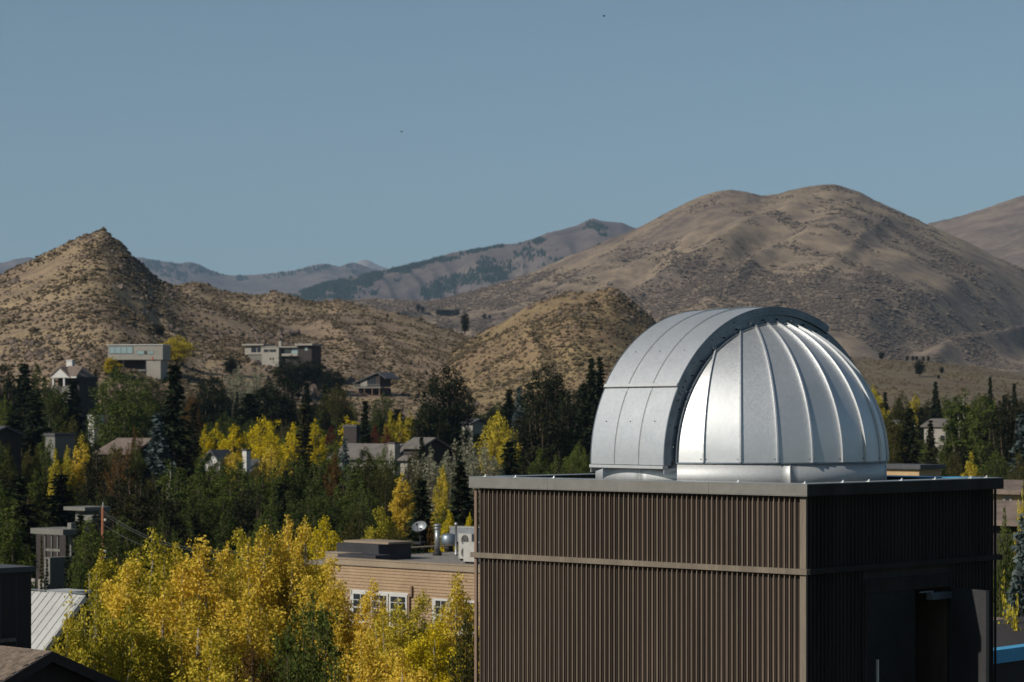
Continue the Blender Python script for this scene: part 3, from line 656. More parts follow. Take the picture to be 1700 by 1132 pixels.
for k in range(3):
    o0 = -HWD+k*tw; 
    build_smooth(strip(o0+.006, o0+tw-.006, RS-.0115, RS, T_SEAM, T_END, 40), 'panel', M['galv'], upper)
    build_smooth(strip(o0+.006, o0+tw-.006, RS-.0355, RS-.020, R(-1.0), T_SEAM-.004, 12), 'panel', M['galv'], lower)
    if k:
        build_smooth(strip(o0-.0055, o0+.0055, RS-.0115, RS+.022, T_SEAM+.02, T_END, 40), 'seam', M['galv'], upper)
        build_smooth(strip(o0-.0055, o0+.0055, RS-.0355, RS+.002, R(.4), T_SEAM-.03, 12), 'seam', M['galv'], lower)
    for tq in (R(15),):
        p = arcpt(o0+tw*.5, RS-.019, tq); MB().tube([p, p+(sv*math.cos(tq)+zv*math.sin(tq))*.012], .008, 6).build('bolt', M['rubber'], lower)
    for tq in (R(45), R(85)):
        p = arcpt(o0+tw*.5, RS, tq); MB().tube([p, p+(sv*math.cos(tq)+zv*math.sin(tq))*.012], .007, 6).build('bolt', M['rubber'], upper)
strip(-HWD, HWD, RS+.001, RS+.016, T_SEAM, T_SEAM+.022, 2).build('lap_trim', M['galv2'], upper)
strip(-HWD-.01, HWD+.01, RS-.10, RS+.006, R(-2.3), R(-1.25), 1).build('bottom_lip', M['galv2'], lower)
strip(-HWD, HWD, RS-.12, RS+.008, T_END+.0005, T_END+.006, 1).build('end_flange', M['galv_dark'], upper)
for sgn in (-1, 1):
    a, b = sorted((sgn*HWD, sgn*(HWD+.014)))
    build_smooth(strip(a, b, RS-.118, RS+.004, T_SEAM-.005, T_END, 44), 'side_flange', M['galv_dark'], upper)
    build_smooth(strip(a, b, RS-.155, RS-.018, R(-1.2), T_SEAM-.006, 14), 'side_flange', M['galv_dark'], lower)
    a, b = sorted((sgn*(HWD-.05), sgn*(HWD-.020)))
    build_smooth(strip(a, b, 2.08, RS-.085, R(0), R(180), 72), 'curb_rail', M['galv_dark'], dome)
    a, b = sorted((sgn*(HWD-.019), sgn*(HWD+.04)))
    build_smooth(strip(a, b, 2.115, 2.135, R(0), R(180), 72), 'curb_angle', M['galv_dark'], dome)
    # rollers and bolts along the curb
    for q in range(22):
        t = R(6+q*7.6); p = arcpt(sgn*(HWD-.015), 2.19, t); MB().tube([p, p+nv*sgn*.03], .012, 6).build('bolt', M['bolt'] if q % 3 == 0 else M['rubber'], dome)
    for q in range(9):
        t = R(14+q*13); p = arcpt(sgn*(HWD+.013), RS-.07, t); MB().tube([p, p+nv*sgn*.010], .009, 6).build('bolt', M['rubber'], upper)
    for tq in (24, 26.5, 29.5, 32):
        p = arcpt(sgn*(HWD+.013), RS-.10, R(tq)); MB().tube([p, p+nv*sgn*.016], .011, 6).build('bolt', M['rubber'], dome)
        p = arcpt(sgn*(HWD+.05), 2.16, R(tq)); MB().tube([p, p+nv*sgn*.03+zv*.004], .006, 5).build('latch_pin', M['galv_dark'], dome)
# end gusset of the lower shutter and the guide foot at the ring
for sgn in (-1, 1):
    p0 = [arcpt(sgn*HWD, r_, R(-2.4)) for r_ in (RS-.02, 2.12)]
    MB().prism([p0[0], p0[0]-zv*.075, p0[0]-zv*.075-sv*.03, p0[1]-zv*.03, p0[1]], nv*sgn*.012).build('bracket', M['galv2'], lower)
# slit cap: the fixed plate that closes the slit behind the shutter
build_smooth(strip(-HWD+.052, HWD-.052, 2.20, 2.215, T_END-.15, R(180), 26), 'rear_cap', M['galv'], dome)
# small round bolt heads along the lower edges of the panels
for k in range(NG):
    for e in (-.43, .43):
        a = a_cam+(k+.5)*da+e*da
        for z_ in (.05,):
            L_ = math.asin(z_/RD); c_ = math.cos(L_)*RD*math.cos(da*.5)/math.cos(e*da)
            p = Vector((math.sin(a)*c_, -math.cos(a)*c_, z_)); p = Vector((-math.sin(-a)*c_, -math.cos(a)*c_, z_))
            MB().tube([p*.998, p*1.004], .008, 5).build('bolt', M['rubber'], dome)

# ------------------------------------------------------------------ tan building with a gravel roof, left of the tower
B0 = Vector(((785-850)/F*113, 113, 0))       # on the front wall where it passes behind the tower
tb = empty('tan_building', (B0.x, B0.y, -16), GA, 'tan clapboard building with flat gravel roof behind the yellow trees', 'building')
zP, zD = -6.78, -7.02                        # parapet top, roof deck
FA, FB, DP, NB = -9.9, 7.0, 24.0, 1.9         # front wall from x=FA to FB, depth, set-back of the left bay
def h16(z): return z+16
# walls (front, left, back of the left bay, rear)
mb = MB().box(FA, FB, 0, .25, 0, h16(zP)-.33).box(FA, FA+.25, .252, NB, 0, h16(zP)-.33).box(FA-2.0, FA-.002, NB, NB+.25, 0, h16(zP)-.23).box(FA-2.0, FA-1.75, NB+.252, DP, 0, h16(zP)-.23).box(FA-1.748, FB, DP, DP+.25, 0, h16(zP)-.05).box(FB-.25, FB-.002, .252, DP-.002, 0, h16(zP)-.33)
mb.build('wall', M['siding'], tb)
sd_ = MB()
for k in range(60):                          # clapboards: each tilts out over the one below
    z1 = h16(zP)-.36-k*.15
    if z1 < .3: break
    sd_.prism([(FA-.003, 0, z1), (FA-.003, -.012, z1), (FA-.003, -.055, z1-.147), (FA-.003, 0, z1-.147)], (FB-FA, 0, 0))
    sd_.prism([(FA-2.003, NB, z1+.1), (FA-2.003, NB-.012, z1+.1), (FA-2.003, NB-.055, z1-.047), (FA-2.003, NB, z1-.047)], (1.99, 0, 0))
o = sd_.build('clapboards', M['siding'], tb); o['kind'] = 'stuff'
MB().box(FA-.12, FB, -.16, .27, h16(zP)-.06, h16(zP)).box(FA-.10, FB, -.13, -.002, h16(zP)-.34, h16(zP)-.062).build('cornice', M['tan_trim'], tb)
MB().box(FA-.12, FA+.27, .272, NB-.16, h16(zP)-.06, h16(zP)).box(FA-.12, FA-.002, .0, NB-.16, h16(zP)-.34, h16(zP)-.062).build('cornice', M['tan_trim'], tb)
zQ = h16(zP)+.12
MB().box(FA-2.12, FA+.3, NB-.15, NB+.27, zQ-.06, zQ).box(FA-2.10, FA-.12, NB-.12, NB-.002, zQ-.32, zQ-.062).build('cornice', M['tan_trim'], tb)
MB().box(FA-2.12, FA-1.73, NB+.272, DP+.3, zQ-.06, zQ).build('cornice', M['tan_trim'], tb)
MB().box(FA-1.748, FB-.252, .252, DP-.002, h16(zD)-.2, h16(zD)).build('roof_deck', M['gravel'], tb)
MB().box(FA-1.74, FA+1.3, NB+.31, NB+2.6, h16(zD)+.002, h16(-6.22)).build('raised_roof', M['black'], tb)
MB().box(FA-1.85, FA+1.4, NB+.9, NB+2.7, h16(-6.218), h16(-6.12)).build('cornice', M['tan_trim'], tb)
MB().box(FA+.31, FA+3.0, .36, 1.4, h16(zD)+.002, h16(-6.62)).build('raised_roof', M['black'], tb)
MB().box(FA-1.9, FB, DP-.36, DP+.3, h16(zP)-.048, h16(zP)+.05).build('cornice', M['black'], tb)
MB().box(-6.2, -2.2, DP-8.2, DP-7.9, h16(zD)+.002, h16(zD)+.62).box(-2.19, 3.4, DP-10, DP-9.8, h16(zD)+.002, h16(zD)+.70).build('roof_kerb', M['black'], tb)
MB().box(-6.3, -2.2, DP-8.3, DP-7.8, h16(zD)+.622, h16(zD)+.68).build('kerb_cap', M['tan_trim'], tb)
def window(x, z, w, h, par, y=0, cols=2, rows=3):
    f = MB().box(x, x+w, y-.09, y-.04, z, z+.10).box(x, x+w, y-.09, y-.04, z+h-.10, z+h).box(x, x+.10, y-.09, y-.04, z+.102, z+h-.102).box(x+w-.10, x+w, y-.09, y-.04, z+.102, z+h-.102).box(x+.102, x+w-.102, y-.085, y-.045, z+h*.5-.03, z+h*.5+.03)
    fo = f.build('window', M['white'], par)
    MB().box(x+.10, x+w-.10, y-.060, y-.050, z+.10, z+h*.5-.03).build('pane', M['glass'], fo); MB().box(x+.10, x+w-.10, y-.070, y-.060, z+h*.5+.03, z+h-.10).build('pane', M['glass'], fo)
    m = MB()
    for i in range(1, cols): xx = x+.10+(w-.2)*i/cols; m.box(xx-.018, xx+.018, y-.084, y-.071, z+.10, z+h*.5-.03).box(xx-.018, xx+.018, y-.084, y-.071, z+h*.5+.03, z+h-.10)
    for zq in (z+h*.27, z+h*.74): m.box(x+.101, x+w-.101, y-.082, y-.0725, zq-.016, zq+.016)
    m.build('muntin', M['white'], fo)
def lx(u):                                   # local x on the front wall where the sight line at u meets it
    a = -((u-850)/F*B0.y-B0.x)/((u-850)/F*GX.y-GX.x); return a
x0, x1 = lx(584), lx(680)
zw = 16-9.9
for k in range(3):
    w = (x1-x0-.36)/3; window(x0+.10+k*(w+.08), zw, w, 1.5, tb)
MB().box(x0, x1, -.13, -.02, zw-.16, zw-.002).box(x0, x1, -.10, -.02, zw+1.502, zw+1.60).box(x0, x0+.095, -.10, -.02, zw, zw+1.50).build('window_casing', M['white'], tb)
x2, x3 = lx(720), lx(800)
for k in range(3):
    w = .9; window(x2+.10+k*(w+.08), zw-.1, w, 1.55, tb)
MB().box(x2, x2+3.1, -.13, -.02, zw-.26, zw-.102).box(x2, x2+.095, -.10, -.02, zw-.1, zw+1.45).build('window_casing', M['white'], tb)
for uu in (600, 660, 740): window(lx(uu), 16-13.3, 1.0, 1.5, tb)
MB().box(x1+.03, x1+.13, -.16, -.04, 1, zw+1.55).box(x1+.13, x1+.28, -.15, -.04, zw+1.45, zw+1.55).box(x1+.20, x1+.30, -.16, -.04, zw+1.55, zw+1.95).build('downpipe', M['wood'], tb)
MB().prism([(x0-.02, -.05, zw-.25), (x0-.02, -1.2, zw-1.0), (x0-.02, -1.2, zw-1.15), (x0-.02, -.05, zw-1.15)], (1.5, 0, 0)).build('awning', M['green'], tb)
# roof equipment, each its own thing
def rooftop(u, v, name, label, cat):         # stands on the gravel where the sight line at (u, v) meets the deck
    Y = zD*F/(HV-v); return empty(name, ((u-850)/F*Y, Y, zD), GA, label, cat)
t = rooftop(726, 922, 'roof_flue', 'tall round metal flue with black base on the gravel roof', 'flue')
MB().lathe([(.24, 0), (.24, .12), (.18, .16), (.17, .30)], k=16).build('base', M['rubber'], t, True)
MB().lathe([(.135, .30), (.135, 1.42)], k=16).build('pipe', M['steel'], t, True); MB().lathe([(.16, 1.36), (.19, 1.40), (.19, 1.44), (.10, 1.47), (.10, 1.52), (.2, 1.54), (.2, 1.58), (.03, 1.64)], k=16).build('cap', M['steel'], t, True)
t = rooftop(757, 922, 'vent_pipe', 'thin pale vent pipe beside the roof units', 'vent pipe')
MB().lathe([(.10, 0), (.07, .1), (.055, .12), (.055, 1.55), (.09, 1.56), (.09, 1.64), (.05, 1.72)], k=10).build('pipe', M['steel'], t, True)
t = rooftop(698, 903, 'satellite_dish', 'pale satellite dish tilted up on the far side of the gravel roof', 'satellite dish')
MB().tube([(0, 0, 0), (0, 0, .95)], .035, 8).box(-.3, .3, -.3, .3, 0, .12).build('mast', M['rubber'], t)
dm = MB(); n = 5
for i in range(n+1):
    r_ = .52*i/n+.01; 
    for j in range(20): a = 2*math.pi*j/20; dm.v.append((r_*math.cos(a), r_*math.sin(a)*.85, .28*(r_/.52)**2))
for i in range(n):
    for j in range(20): a0 = i*20+j; a1 = i*20+(j+1) % 20; dm.f.append((a0, a1, a1+20, a0+20))
dd = dm.build('reflector', M['steel'], t, True); dd.location = (0, 0, .85); dd.rotation_euler = (R(48), 0, R(20)); dd.scale = (.85, .85, .85)
MB().tube([(0, -.40, .02), (0, -.15, .62)], .02, 6).box(-.05, .05, -.2, -.08, .58, .70).build('feed_arm', M['rubber'], dd)
def acunit(u, v, w, d, h, label, fans=1, stand=.1):
    t = rooftop(u, v, 'air_conditioner', label, 'air conditioner')
    MB().box(-w/2, w/2, 0, d, stand, stand+h).build('casing', M['ac'], t)
    MB().box(-w/2+.05, -w/2+.12, .05, d-.05, 0, stand-.002).box(w/2-.12, w/2-.05, .05, d-.05, 0, stand-.002).build('stand', M['rubber'], t)
    for k in range(fans):
        zc = stand+h*(k+.5)/fans; r_ = min(w, h/fans)*.40
        f = MB().tube([(0, -.004, zc), (0, -.022, zc)], r_, 20).build('fan_grille', M['rubber'], t)
        m = MB()
        for q in range(1, 4): m.tube([(r_*q/4*math.cos(a), -.03, zc+r_*q/4*math.sin(a)) for a in [2*math.pi*i/18 for i in range(19)]], .008, 4, False)
        m.build('guard', M['ac'], f)
acunit(772, 931, .9, .45, 1.25, 'tall pale air conditioner with two stacked fans on the gravel roof', 2)
acunit(781, 936, .95, .8, .95, 'boxy white roof unit nearest the tower edge', 0)
t = rooftop(745, 915, 'roof_ventilator', 'dark squat roof ventilator behind the metal flue', 'ventilator')
MB().lathe([(.25, 0), (.25, .35)], k=14).build('collar', M['rubber'], t, True); MB().lathe([(.38, .36), (.42, .42), (.42, .82), (.30, .92), (.05, .97)], k=18).build('hood', M['galv_dark'], t, True)
t = rooftop(768, 904, 'air_handler', 'low grey air handling unit at the back of the gravel roof', 'air conditioner')
MB().box(-1.0, 1.0, 0, .9, .15, .95).build('casing', M['steel'], t); MB().box(-.95, -.8, .1, .8, 0, .148).box(.8, .95, .1, .8, 0, .148).build('stand', M['rubber'], t); MB().box(-1.03, 1.03, -.03, .93, .952, .99).build('lid', M['ac'], t)

# ------------------------------------------------------------------ lower left: shingled gable, dark block, pale metal roof
AP = W(72, 1078, 50); RZ = .436
hs_ = empty('shingled_house', (AP.x, AP.y, -16), GA, 'cedar shingled gable roof with dark gable end in the lower left corner', 'house')
za = 16+AP.z; wd, ln = 5.2, 9.0              # half width, length back along the ridge
MB().poly([(0, -wd+.4, 0), (0, wd-.4, 0), (0, wd-.4, za-wd*RZ+.0), (0, 0, za-.22), (0, -wd+.4, za-wd*RZ+.0)]).prism([(-ln, -wd+.4, 0), (-ln, wd-.4, 0), (-ln, wd-.4, za-wd*RZ), (-ln, 0, za-.22), (-ln, -wd+.4, za-wd*RZ)], (ln-.3, 0, 0)).build('wall', M['darkwall'], hs_)
ro = MB().prism([(.25, 0, za-.03), (.25, -wd, za-wd*RZ-.03), (.25, -wd, za-wd*RZ-.15), (.25, 0, za-.15), (.25, wd, za-wd*RZ-.15), (.25, wd, za-wd*RZ-.03)], (-ln, 0, 0)).build('roof', M['roof_dark'], hs_)
sh = MB(); cs_, sn_ = math.cos(math.atan(RZ)), math.sin(math.atan(RZ))
for side in (-1, 1):
    for rw in range(int(wd/cs_/.17)):
        d0 = rw*.17; x = .27-(rw % 2)*.07
        while x > -ln+.1:
            w = random.uniform(.09, .19); e = random.uniform(.0, .03); th = random.uniform(.014, .030)
            x1_ = max(x-w, -ln); a, b = d0-.01, d0+.21+e
            def q(dd_, up): return (0, side*dd_*cs_-0*up, za-dd_*sn_-.03+up)
            p = [Vector(q(a, .002)), Vector(q(b, .012)), Vector(q(b, .012+th)), Vector(q(a, .012))]
            sh.prism([v+Vector((x, 0, 0)) for v in p], (x1_-x+.008, 0, 0)); x -= w
o = sh.build('shingles', M['shingle'], ro); o['kind'] = 'stuff'
for side in (-1, 1): MB().prism([(.27, 0, za-.02), (.27, side*wd, za-wd*RZ-.02), (.27, side*wd, za-wd*RZ-.24), (.27, 0, za-.24)], (.045, 0, 0)).build('bargeboard', M['darkwall'], hs_)
MB().tube([(-.6, -.9, za-.9*RZ+.05), (-5.5, -.55, za-.5*RZ+.08)], .03, 6).build('roof_cable', M['green'], ro)
# dark block at the left edge
BK = W(52, 1066, 56); bk = empty('dark_building', (BK.x, BK.y, -16), GA, 'plain dark brown wall block at the left edge of the view', 'building')
zt2 = 16-(940-HV)/F*56
MB().box(-5, 0, -4, 0, 0, zt2-.12).build('wall', M['darkwall'], bk); MB().box(-5.06, .06, -4.06, .06, zt2-.118, zt2).build('coping', M['roof_dark'], bk)
MB().box(.002, .10, -3.2, -.50, zt2-1.70, zt2-1.62).build('ledge', M['trim'], bk)
m = MB()
for k in range(9): m.box(.002, .010, -3.8+k*.42, -3.785+k*.42, 1, zt2-.13)
m.build('panel_joint', M['roof_dark'], bk)
# pale metal roof
MR = W(141, 988, 84); mr_ = empty('metal_roofed_house', (MR.x, MR.y, -16), GA, 'house with pale standing seam metal roof beside the dark block', 'house')
zr = 16+MR.z; sl = 1.02; wd2 = 4.5
MB().prism([(-.3, -wd2+.3, 0), (-.3, wd2-.3, 0), (-.3, wd2-.3, zr-wd2*sl+.2), (-.3, 0, zr-.2), (-.3, -wd2+.3, zr-wd2*sl+.2)], (-9, 0, 0)).build('wall', M['darkwall'], mr_)
r2 = MB().prism([(0, 0, zr), (0, -wd2, zr-wd2*sl), (0, -wd2, zr-wd2*sl-.1), (0, 0, zr-.1), (0, wd2, zr-wd2*sl-.1), (0, wd2, zr-wd2*sl)], (-9.5, 0, 0)).build('roof', M['metalroof'], mr_)
for k in range(24):
    x = -.02-k*.41; MB().prism([(x, -.01, zr+.01), (x, -wd2, zr-wd2*sl+.01), (x, -wd2, zr-wd2*sl+.026), (x, -.01, zr+.026)], (-.03, 0, 0)).build('seam', M['metalroof'], r2)
MB().box(-9.5, .02, -.07, .07, zr+.046, zr+.07).build('ridge_cap', M['steel'], r2)
MB().prism([(.002, 0, zr+.02), (.002, -wd2, zr-wd2*sl+.02), (.002, -wd2, zr-wd2*sl-.22), (.002, 0, zr-.22)], (.04, 0, 0)).build('bargeboard', M['white'], mr_)
rr = empty('rear_roof_hatch', (W(112, 986, 88).x, 88, -16), GA, 'low blue grey lean-to roof behind the pale metal roof ridge', 'roof')
zz_ = 16-(981-HV)/F*88
MB().box(-1.0, .3, 0, .7, 0, zz_-.1).build('wall', M['darkwall'], rr); MB().box(-1.1, .4, -.1, .8, zz_-.098, zz_).build('roof', M['metalroof'], rr)

# ------------------------------------------------------------------ modern grey house behind them
YM = 190.0
mo = empty('modern_house', (W(118, 900, YM).x, YM, -16), GA, 'modern grey stucco house with flat canopies and tall window frames', 'house')
def mz(v, Y=YM): return 16-(v-HV)/F*Y
def mx(u, ly=0):                              # local x for column u at local depth ly
    b = Vector((mo.location.x, mo.location.y, 0))+GY*ly; return -((u-850)/F*b.y-b.x)/((u-850)/F*GX.y-GX.x)
xc = 0.0
MB().box(mx(112), xc, 0, 4.6, 0, mz(868)).build('wall', M['greystucco'], mo)
MB().box(mx(101), mx(119)-.002, 2.0, 3.4, mz(868)+.002, mz(857)).build('tower_wall', M['greystucco'], mo)
MB().box(mx(117, 3), mx(117, 3)+.5, 3.5, 6.5, 0, mz(846)).build('wall', M['greystucco'], mo)
MB().box(mx(118, 3.6)-.2, mx(118, 3.6)+2.6, 3.0, 5.6, mz(851), mz(845)).build('canopy', M['greystucco'], mo)
for uu in (137, 149):
    MB().box(mx(uu, 3.4)-.2, mx(uu, 3.4)+.2, 3.35, 3.48, mz(867), mz(861)).build('window', M['white'], mo)
MB().box(mx(54, -1), mx(108, -1), -1.2, 2, mz(887), mz(878)).build('canopy', M['greystucco'], mo)
MB().box(mx(55, 2), mx(104, 2), 2.3, 3, 0, mz(888)).build('wall', M['darkwall'], mo)
for uu in (76, 87, 97):
    MB().box(mx(uu, -.9)-.05, mx(uu, -.9)+.05, -1.0, -.85, mz(946) if uu == 76 else mz(925), mz(888)).build('post', M['greystucco'], mo)
MB().box(mx(76, -.9)+.1, mx(101, -.9), -.98, -.87, mz(915), mz(911)).build('beam', M['greystucco'], mo)
MB().box(mx(81, -2), mx(86, -2), -2.4, 0, 0, mz(923)).box(mx(86, -2)+.002, mx(86, -2)+.3, -2.4, -.1, 0, mz(923)).build('garden_wall', M['greystucco'], mo)
for uu in (57, 72): MB().box(mx(uu-5, -3), mx(uu+4, -3), -3.2, -3.0, 0, mz(958)).build('garden_wall', M['offwhite'], mo)
# utility pole and its lines
pp = W(171, 842, 170); po = empty('utility_pole', (pp.x, pp.y, -16), 0, 'reddish timber utility pole standing in front of the dark conifers', 'utility pole')
MB().tube([(0, 0, 0), (0, 0, 16+pp.z)], [.17, .12], 9).build('pole', M['timber'], po)
MB().tube([(.0, -.05, 16+pp.z-.1), (.02, -.05, 16+pp.z+.35)], .05, 6).build('top_pin', M['ac'], po)
for dz in (.9, 3.1, 3.5): MB().lathe([(.05, -.07), (.1, -.04), (.1, .06), (.04, .1)], (.17, -.05), 8).build('insulator', M['white'], po).location = (0, 0, 16+pp.z-dz)
MB().lathe([(.13, 0), (.13, .42), (.05, .5)], (-.3, -.1), 10).build('transformer', M['ac'], po).location = (0, 0, 16+pp.z-3.5)
for k, (v0, u1, v1, Y1) in enumerate(((848, 470, 905, 118), (852, 470, 909, 118), (870, 470, 915, 118))):
    a, b = W(171, v0, 170), W(u1, v1, Y1); pts = [a.lerp(b, i/20)-Vector((0, 0, 1.2*4*(i/20)*(1-i/20))) for i in range(21)]
    tag(MB().tube(pts, .011, 4).build('power_line', M['wire']), 'thin dark power line running right from the timber utility pole', 'cable', 'lines from the utility pole')

# ------------------------------------------------------------------ lower right: blue coping, grey shingle roof with a dark gable in place of a shadow, tan building
u0 = W(1659, 1078, 52); bl = empty('blue_edged_building', (u0.x, u0.y, -16), GA, 'dark wall with bright blue metal coping beyond the tower corner', 'building')
zc = 16+u0.z
MB().box(-6, 0, -.3, 12, 0, zc-.29).build('wall', M['darkwall'], bl); MB().box(-6.05, .06, -.36, .0, zc-.288, zc).box(-.30, .06, .003, 12.05, zc-.288, zc).build('coping', M['blue'], bl); MB().box(-6, -.303, .003, 12, zc-.5, zc-.3).build('roof_deck', M['deck'], bl)
u0 = W(1640, 1024, 75); gr = empty('grey_roofed_house', (u0.x, u0.y, -16), GA, 'low house with weathered grey shingle roof right of the tower', 'house')
zc = 16+u0.z
MB().box(-2, 5, -3.8, 3.8, 0, zc-1.35).build('wall', M['darkwall'], gr)
r3 = MB().prism([(-2.5, 0, zc), (-2.5, -4.2, zc-1.3), (-2.5, -4.2, zc-1.42), (-2.5, 0, zc-.12), (-2.5, 4.2, zc-1.42), (-2.5, 4.2, zc-1.3)], (8, 0, 0)).build('roof', M['shingle'], gr)
m = MB()
for rw in range(26):
    d0 = rw*.165
    for kx in range(40):
        x = -2.5+kx*.2+(rw % 2)*.1; m.prism([(x, -d0, zc-d0*.31+.004), (x, -d0-.175, zc-(d0+.175)*.31+.012), (x, -d0-.175, zc-(d0+.175)*.31+.034), (x, -d0, zc-d0*.31+.012)], (.19, 0, 0))
o = m.build('shingles', M['shingle'], r3); o['kind'] = 'stuff'
dg = W(1664, 1047, 70); dr = empty('shadow_gable', (dg.x, dg.y, -16), GA, 'small dark gable shape standing for a shadow on the grey shingle roof', 'gable')  # dark solid added where a triangular shadow lies on the roof
zc = 16+dg.z
MB().prism([(0, -3.0, zc-1.35), (0, -3.0, 0), (0, 2.2, 0), (0, 2.2, zc-1.15), (0, 0, zc-.05)], (-2.2, 0, 0)).build('wall', M['darkwall'], dr)
MB().prism([(.15, 0, zc), (.15, -3.2, zc-1.45), (.15, -3.2, zc-1.53), (.15, 0, zc-.08), (.15, 2.5, zc-1.31), (.15, 2.5, zc-1.23)], (-2.5, 0, 0)).build('roof', M['roof_dark'], dr)

def simple_house(name, label, u, v_base, Y, w, d, h, wall, roof, rise, cat='house', over=.5, rz=GA, zbase=None, ridge='x', chim=None, wins=None, flat=False):
    p = W(u, v_base, Y); zb = p.z if zbase is None else zbase
    o = empty(name, (p.x, p.y, zb), rz, label, cat)
    drop = 8
    MB().box(-w/2, w/2, 0, d, -drop, h).build('wall', M[wall], o)
    if flat: MB().box(-w/2-over, w/2+over, -over, d+over, h+.002, h+.35).build('roof', M[roof], o)
    elif ridge == 'x':
        MB().prism([(-w/2-over, -over, h-.1), (-w/2-over, d/2, h+rise), (-w/2-over, d+over, h-.1), (-w/2-over, d+over, h+.12), (-w/2-over, d/2, h+rise+.25), (-w/2-over, -over, h+.12)], (w+2*over, 0, 0)).build('roof', M[roof], o)
        MB().prism([(-w/2+.01, .01, h), (-w/2+.01, d/2, h+rise-.1), (-w/2+.01, d-.01, h)], (w-.02, 0, 0)).build('gable', M[wall], o)
    else:
        MB().prism([(-w/2-over, -over, h-.1), (0, -over, h+rise), (w/2+over, -over, h-.1), (w/2+over, -over, h+.12), (0, -over, h+rise+.25), (-w/2-over, -over, h+.12)], (0, d+2*over, 0)).build('roof', M[roof], o)
        MB().prism([(-w/2+.01, .01, h), (0, .01, h+rise-.1), (w/2-.01, .01, h)], (0, d-.02, 0)).build('gable', M[wall], o)
    if chim:
        cx, cy, cw_, ch, cm = chim; c = MB().box(cx-cw_/2, cx+cw_/2, cy, cy+cw_*.9, -1, ch).build('chimney', M[cm], o)
        MB().box(cx-cw_/2-.1, cx+cw_/2+.1, cy-.1, cy+cw_*.9+.1, ch+.002, ch+.2).build('chimney_cap', M['roof_dark'], c)
    for (wx, wz, ww, wh, gm_) in (wins or []):
        f = MB().box(wx, wx+ww, -.08, -.002, wz, wz+.12).box(wx, wx+ww, -.08, -.002, wz+wh-.12, wz+wh).box(wx, wx+.12, -.08, -.002, wz+.122, wz+wh-.122).box(wx+ww-.12, wx+ww, -.08, -.002, wz+.122, wz+wh-.122).build('window', M['offwhite' if wall != 'white' else 'white'], o)
        MB().box(wx+.12, wx+ww-.12, -.03, -.004, wz+.12, wz+wh-.12).build('pane', M[gm_], f)
    return o
# --- houses on the hill
Y, z = seat(225, 616, [knob], 600, 900); Y -= 4
ha = empty('flat_roofed_house', (W(225, 600, Y).x, Y, z), R(-6), 'long flat roofed white house with blue glass wall on the bare slope', 'house')
sc = Y/F                                     # metres per px there
def hx(u): return (u-225)*sc
def hzv(v): return -(v-HV)*sc-z
MB().box(hx(178), hx(271), 0, 9, hzv(597), hzv(573)).build('upper_storey', M['offwhite'], ha)
MB().box(hx(177), hx(272), -.25, 9.3, hzv(573)+.002, hzv(571.5)).build('roof', M['white'], ha)
MB().box(hx(243), hx(267), .3, 8, -6, hzv(597)-.002).build('wall', M['offwhite'], ha)
MB().box(hx(180), hx(243)-.002, 3.5, 8, -6, hzv(597)-.002).build('undercroft', M['darkwall'], ha)
for uu in (204, 242): MB().box(hx(uu)-.1, hx(uu)+.1, .3, .5, -6, hzv(597)-.002).build('post', M['darkstucco'], ha)
MB().box(hx(200), hx(243)-.15, .1, .25, hzv(616), hzv(613)).build('deck_rail', M['greystucco'], ha)
f = MB().box(hx(180), hx(221), -.10, -.002, hzv(587), hzv(575)).build('window_band', M['greystucco'], ha)
for k in range(4): MB().box(hx(181+k*10), hx(190+k*10), -.14, -.102, hzv(586.3), hzv(575.7)).build('pane', M['glass_pale'], f)
for (a, b, g_) in ((228, 239.5, 'glass_pale'), (240, 244, 'glass'), (248, 250.5, 'glass_pale'), (251, 255, 'glass_pale')):
    f = MB().box(hx(a)-.1, hx(b)+.1, -.06, -.002, hzv(588.4), hzv(582)).build('window', M['greystucco'], ha); MB().box(hx(a), hx(b), -.10, -.062, hzv(587.9), hzv(582.5)).build('pane', M[g_], f)
MB().box(hx(253), hx(254.5), -.10, -.002, hzv(598), hzv(592)).build('sign', M['red'], ha)
for uu in (208, 232):
    p = W(uu, 611, Y+1.5)
# second house, on the rocks
Y, z = seat(445, 606, [knob], 600, 900); Y -= 2
hb = empty('stepped_house', (W(450, 600, Y).x, Y, z), R(-20), 'stepped grey house with jutting flat roofs on the rocky spur', 'house'); sc = Y/F
def hx(u): return (u-450)*sc
def hzv(v): return -(v-HV)*sc-z
MB().box(hx(433), hx(464), 0, 7, -5, hzv(576)).build('wall', M['offwhite'], hb)
MB().box(hx(464)+.01, hx(497), 2.0, 8, -5, hzv(577)).build('wall', M['darkstucco'], hb)
MB().box(hx(461), hx(500), .8, 8.4, hzv(577)+.002, hzv(575)).build('roof', M['offwhite'], hb)
MB().box(hx(432), hx(461)-.002, -.2, 7.2, hzv(576)+.002, hzv(574.5)).build('roof', M['offwhite'], hb)
MB().box(hx(401), hx(433)-.01, .3, 5.5, hzv(588), hzv(573)).build('wall', M['offwhite'], hb)
MB().box(hx(398), hx(438), -.7, 6.5, hzv(573)+.002, hzv(570.5)).build('roof', M['offwhite'], hb)
MB().prism([(hx(404), .6, hzv(588)-.01), (hx(432), .6, hzv(588)-.01), (hx(432), .6, hzv(604)), (hx(414), .6, hzv(598))], (0, 4, 0)).build('undercroft', M['greystucco'], hb)
MB().box(hx(497)+.01, hx(522), .8, 8, -5, hzv(574)).build('wall', M['darkwall'], hb)
MB().box(hx(494), hx(526), -.5, 8.5, hzv(574)+.002, hzv(571)).build('roof', M['offwhite'], hb)
MB().box(hx(461), hx(466), 1.0, 1.8, hzv(574.9), hzv(566)).build('chimney', M['offwhite'], hb)
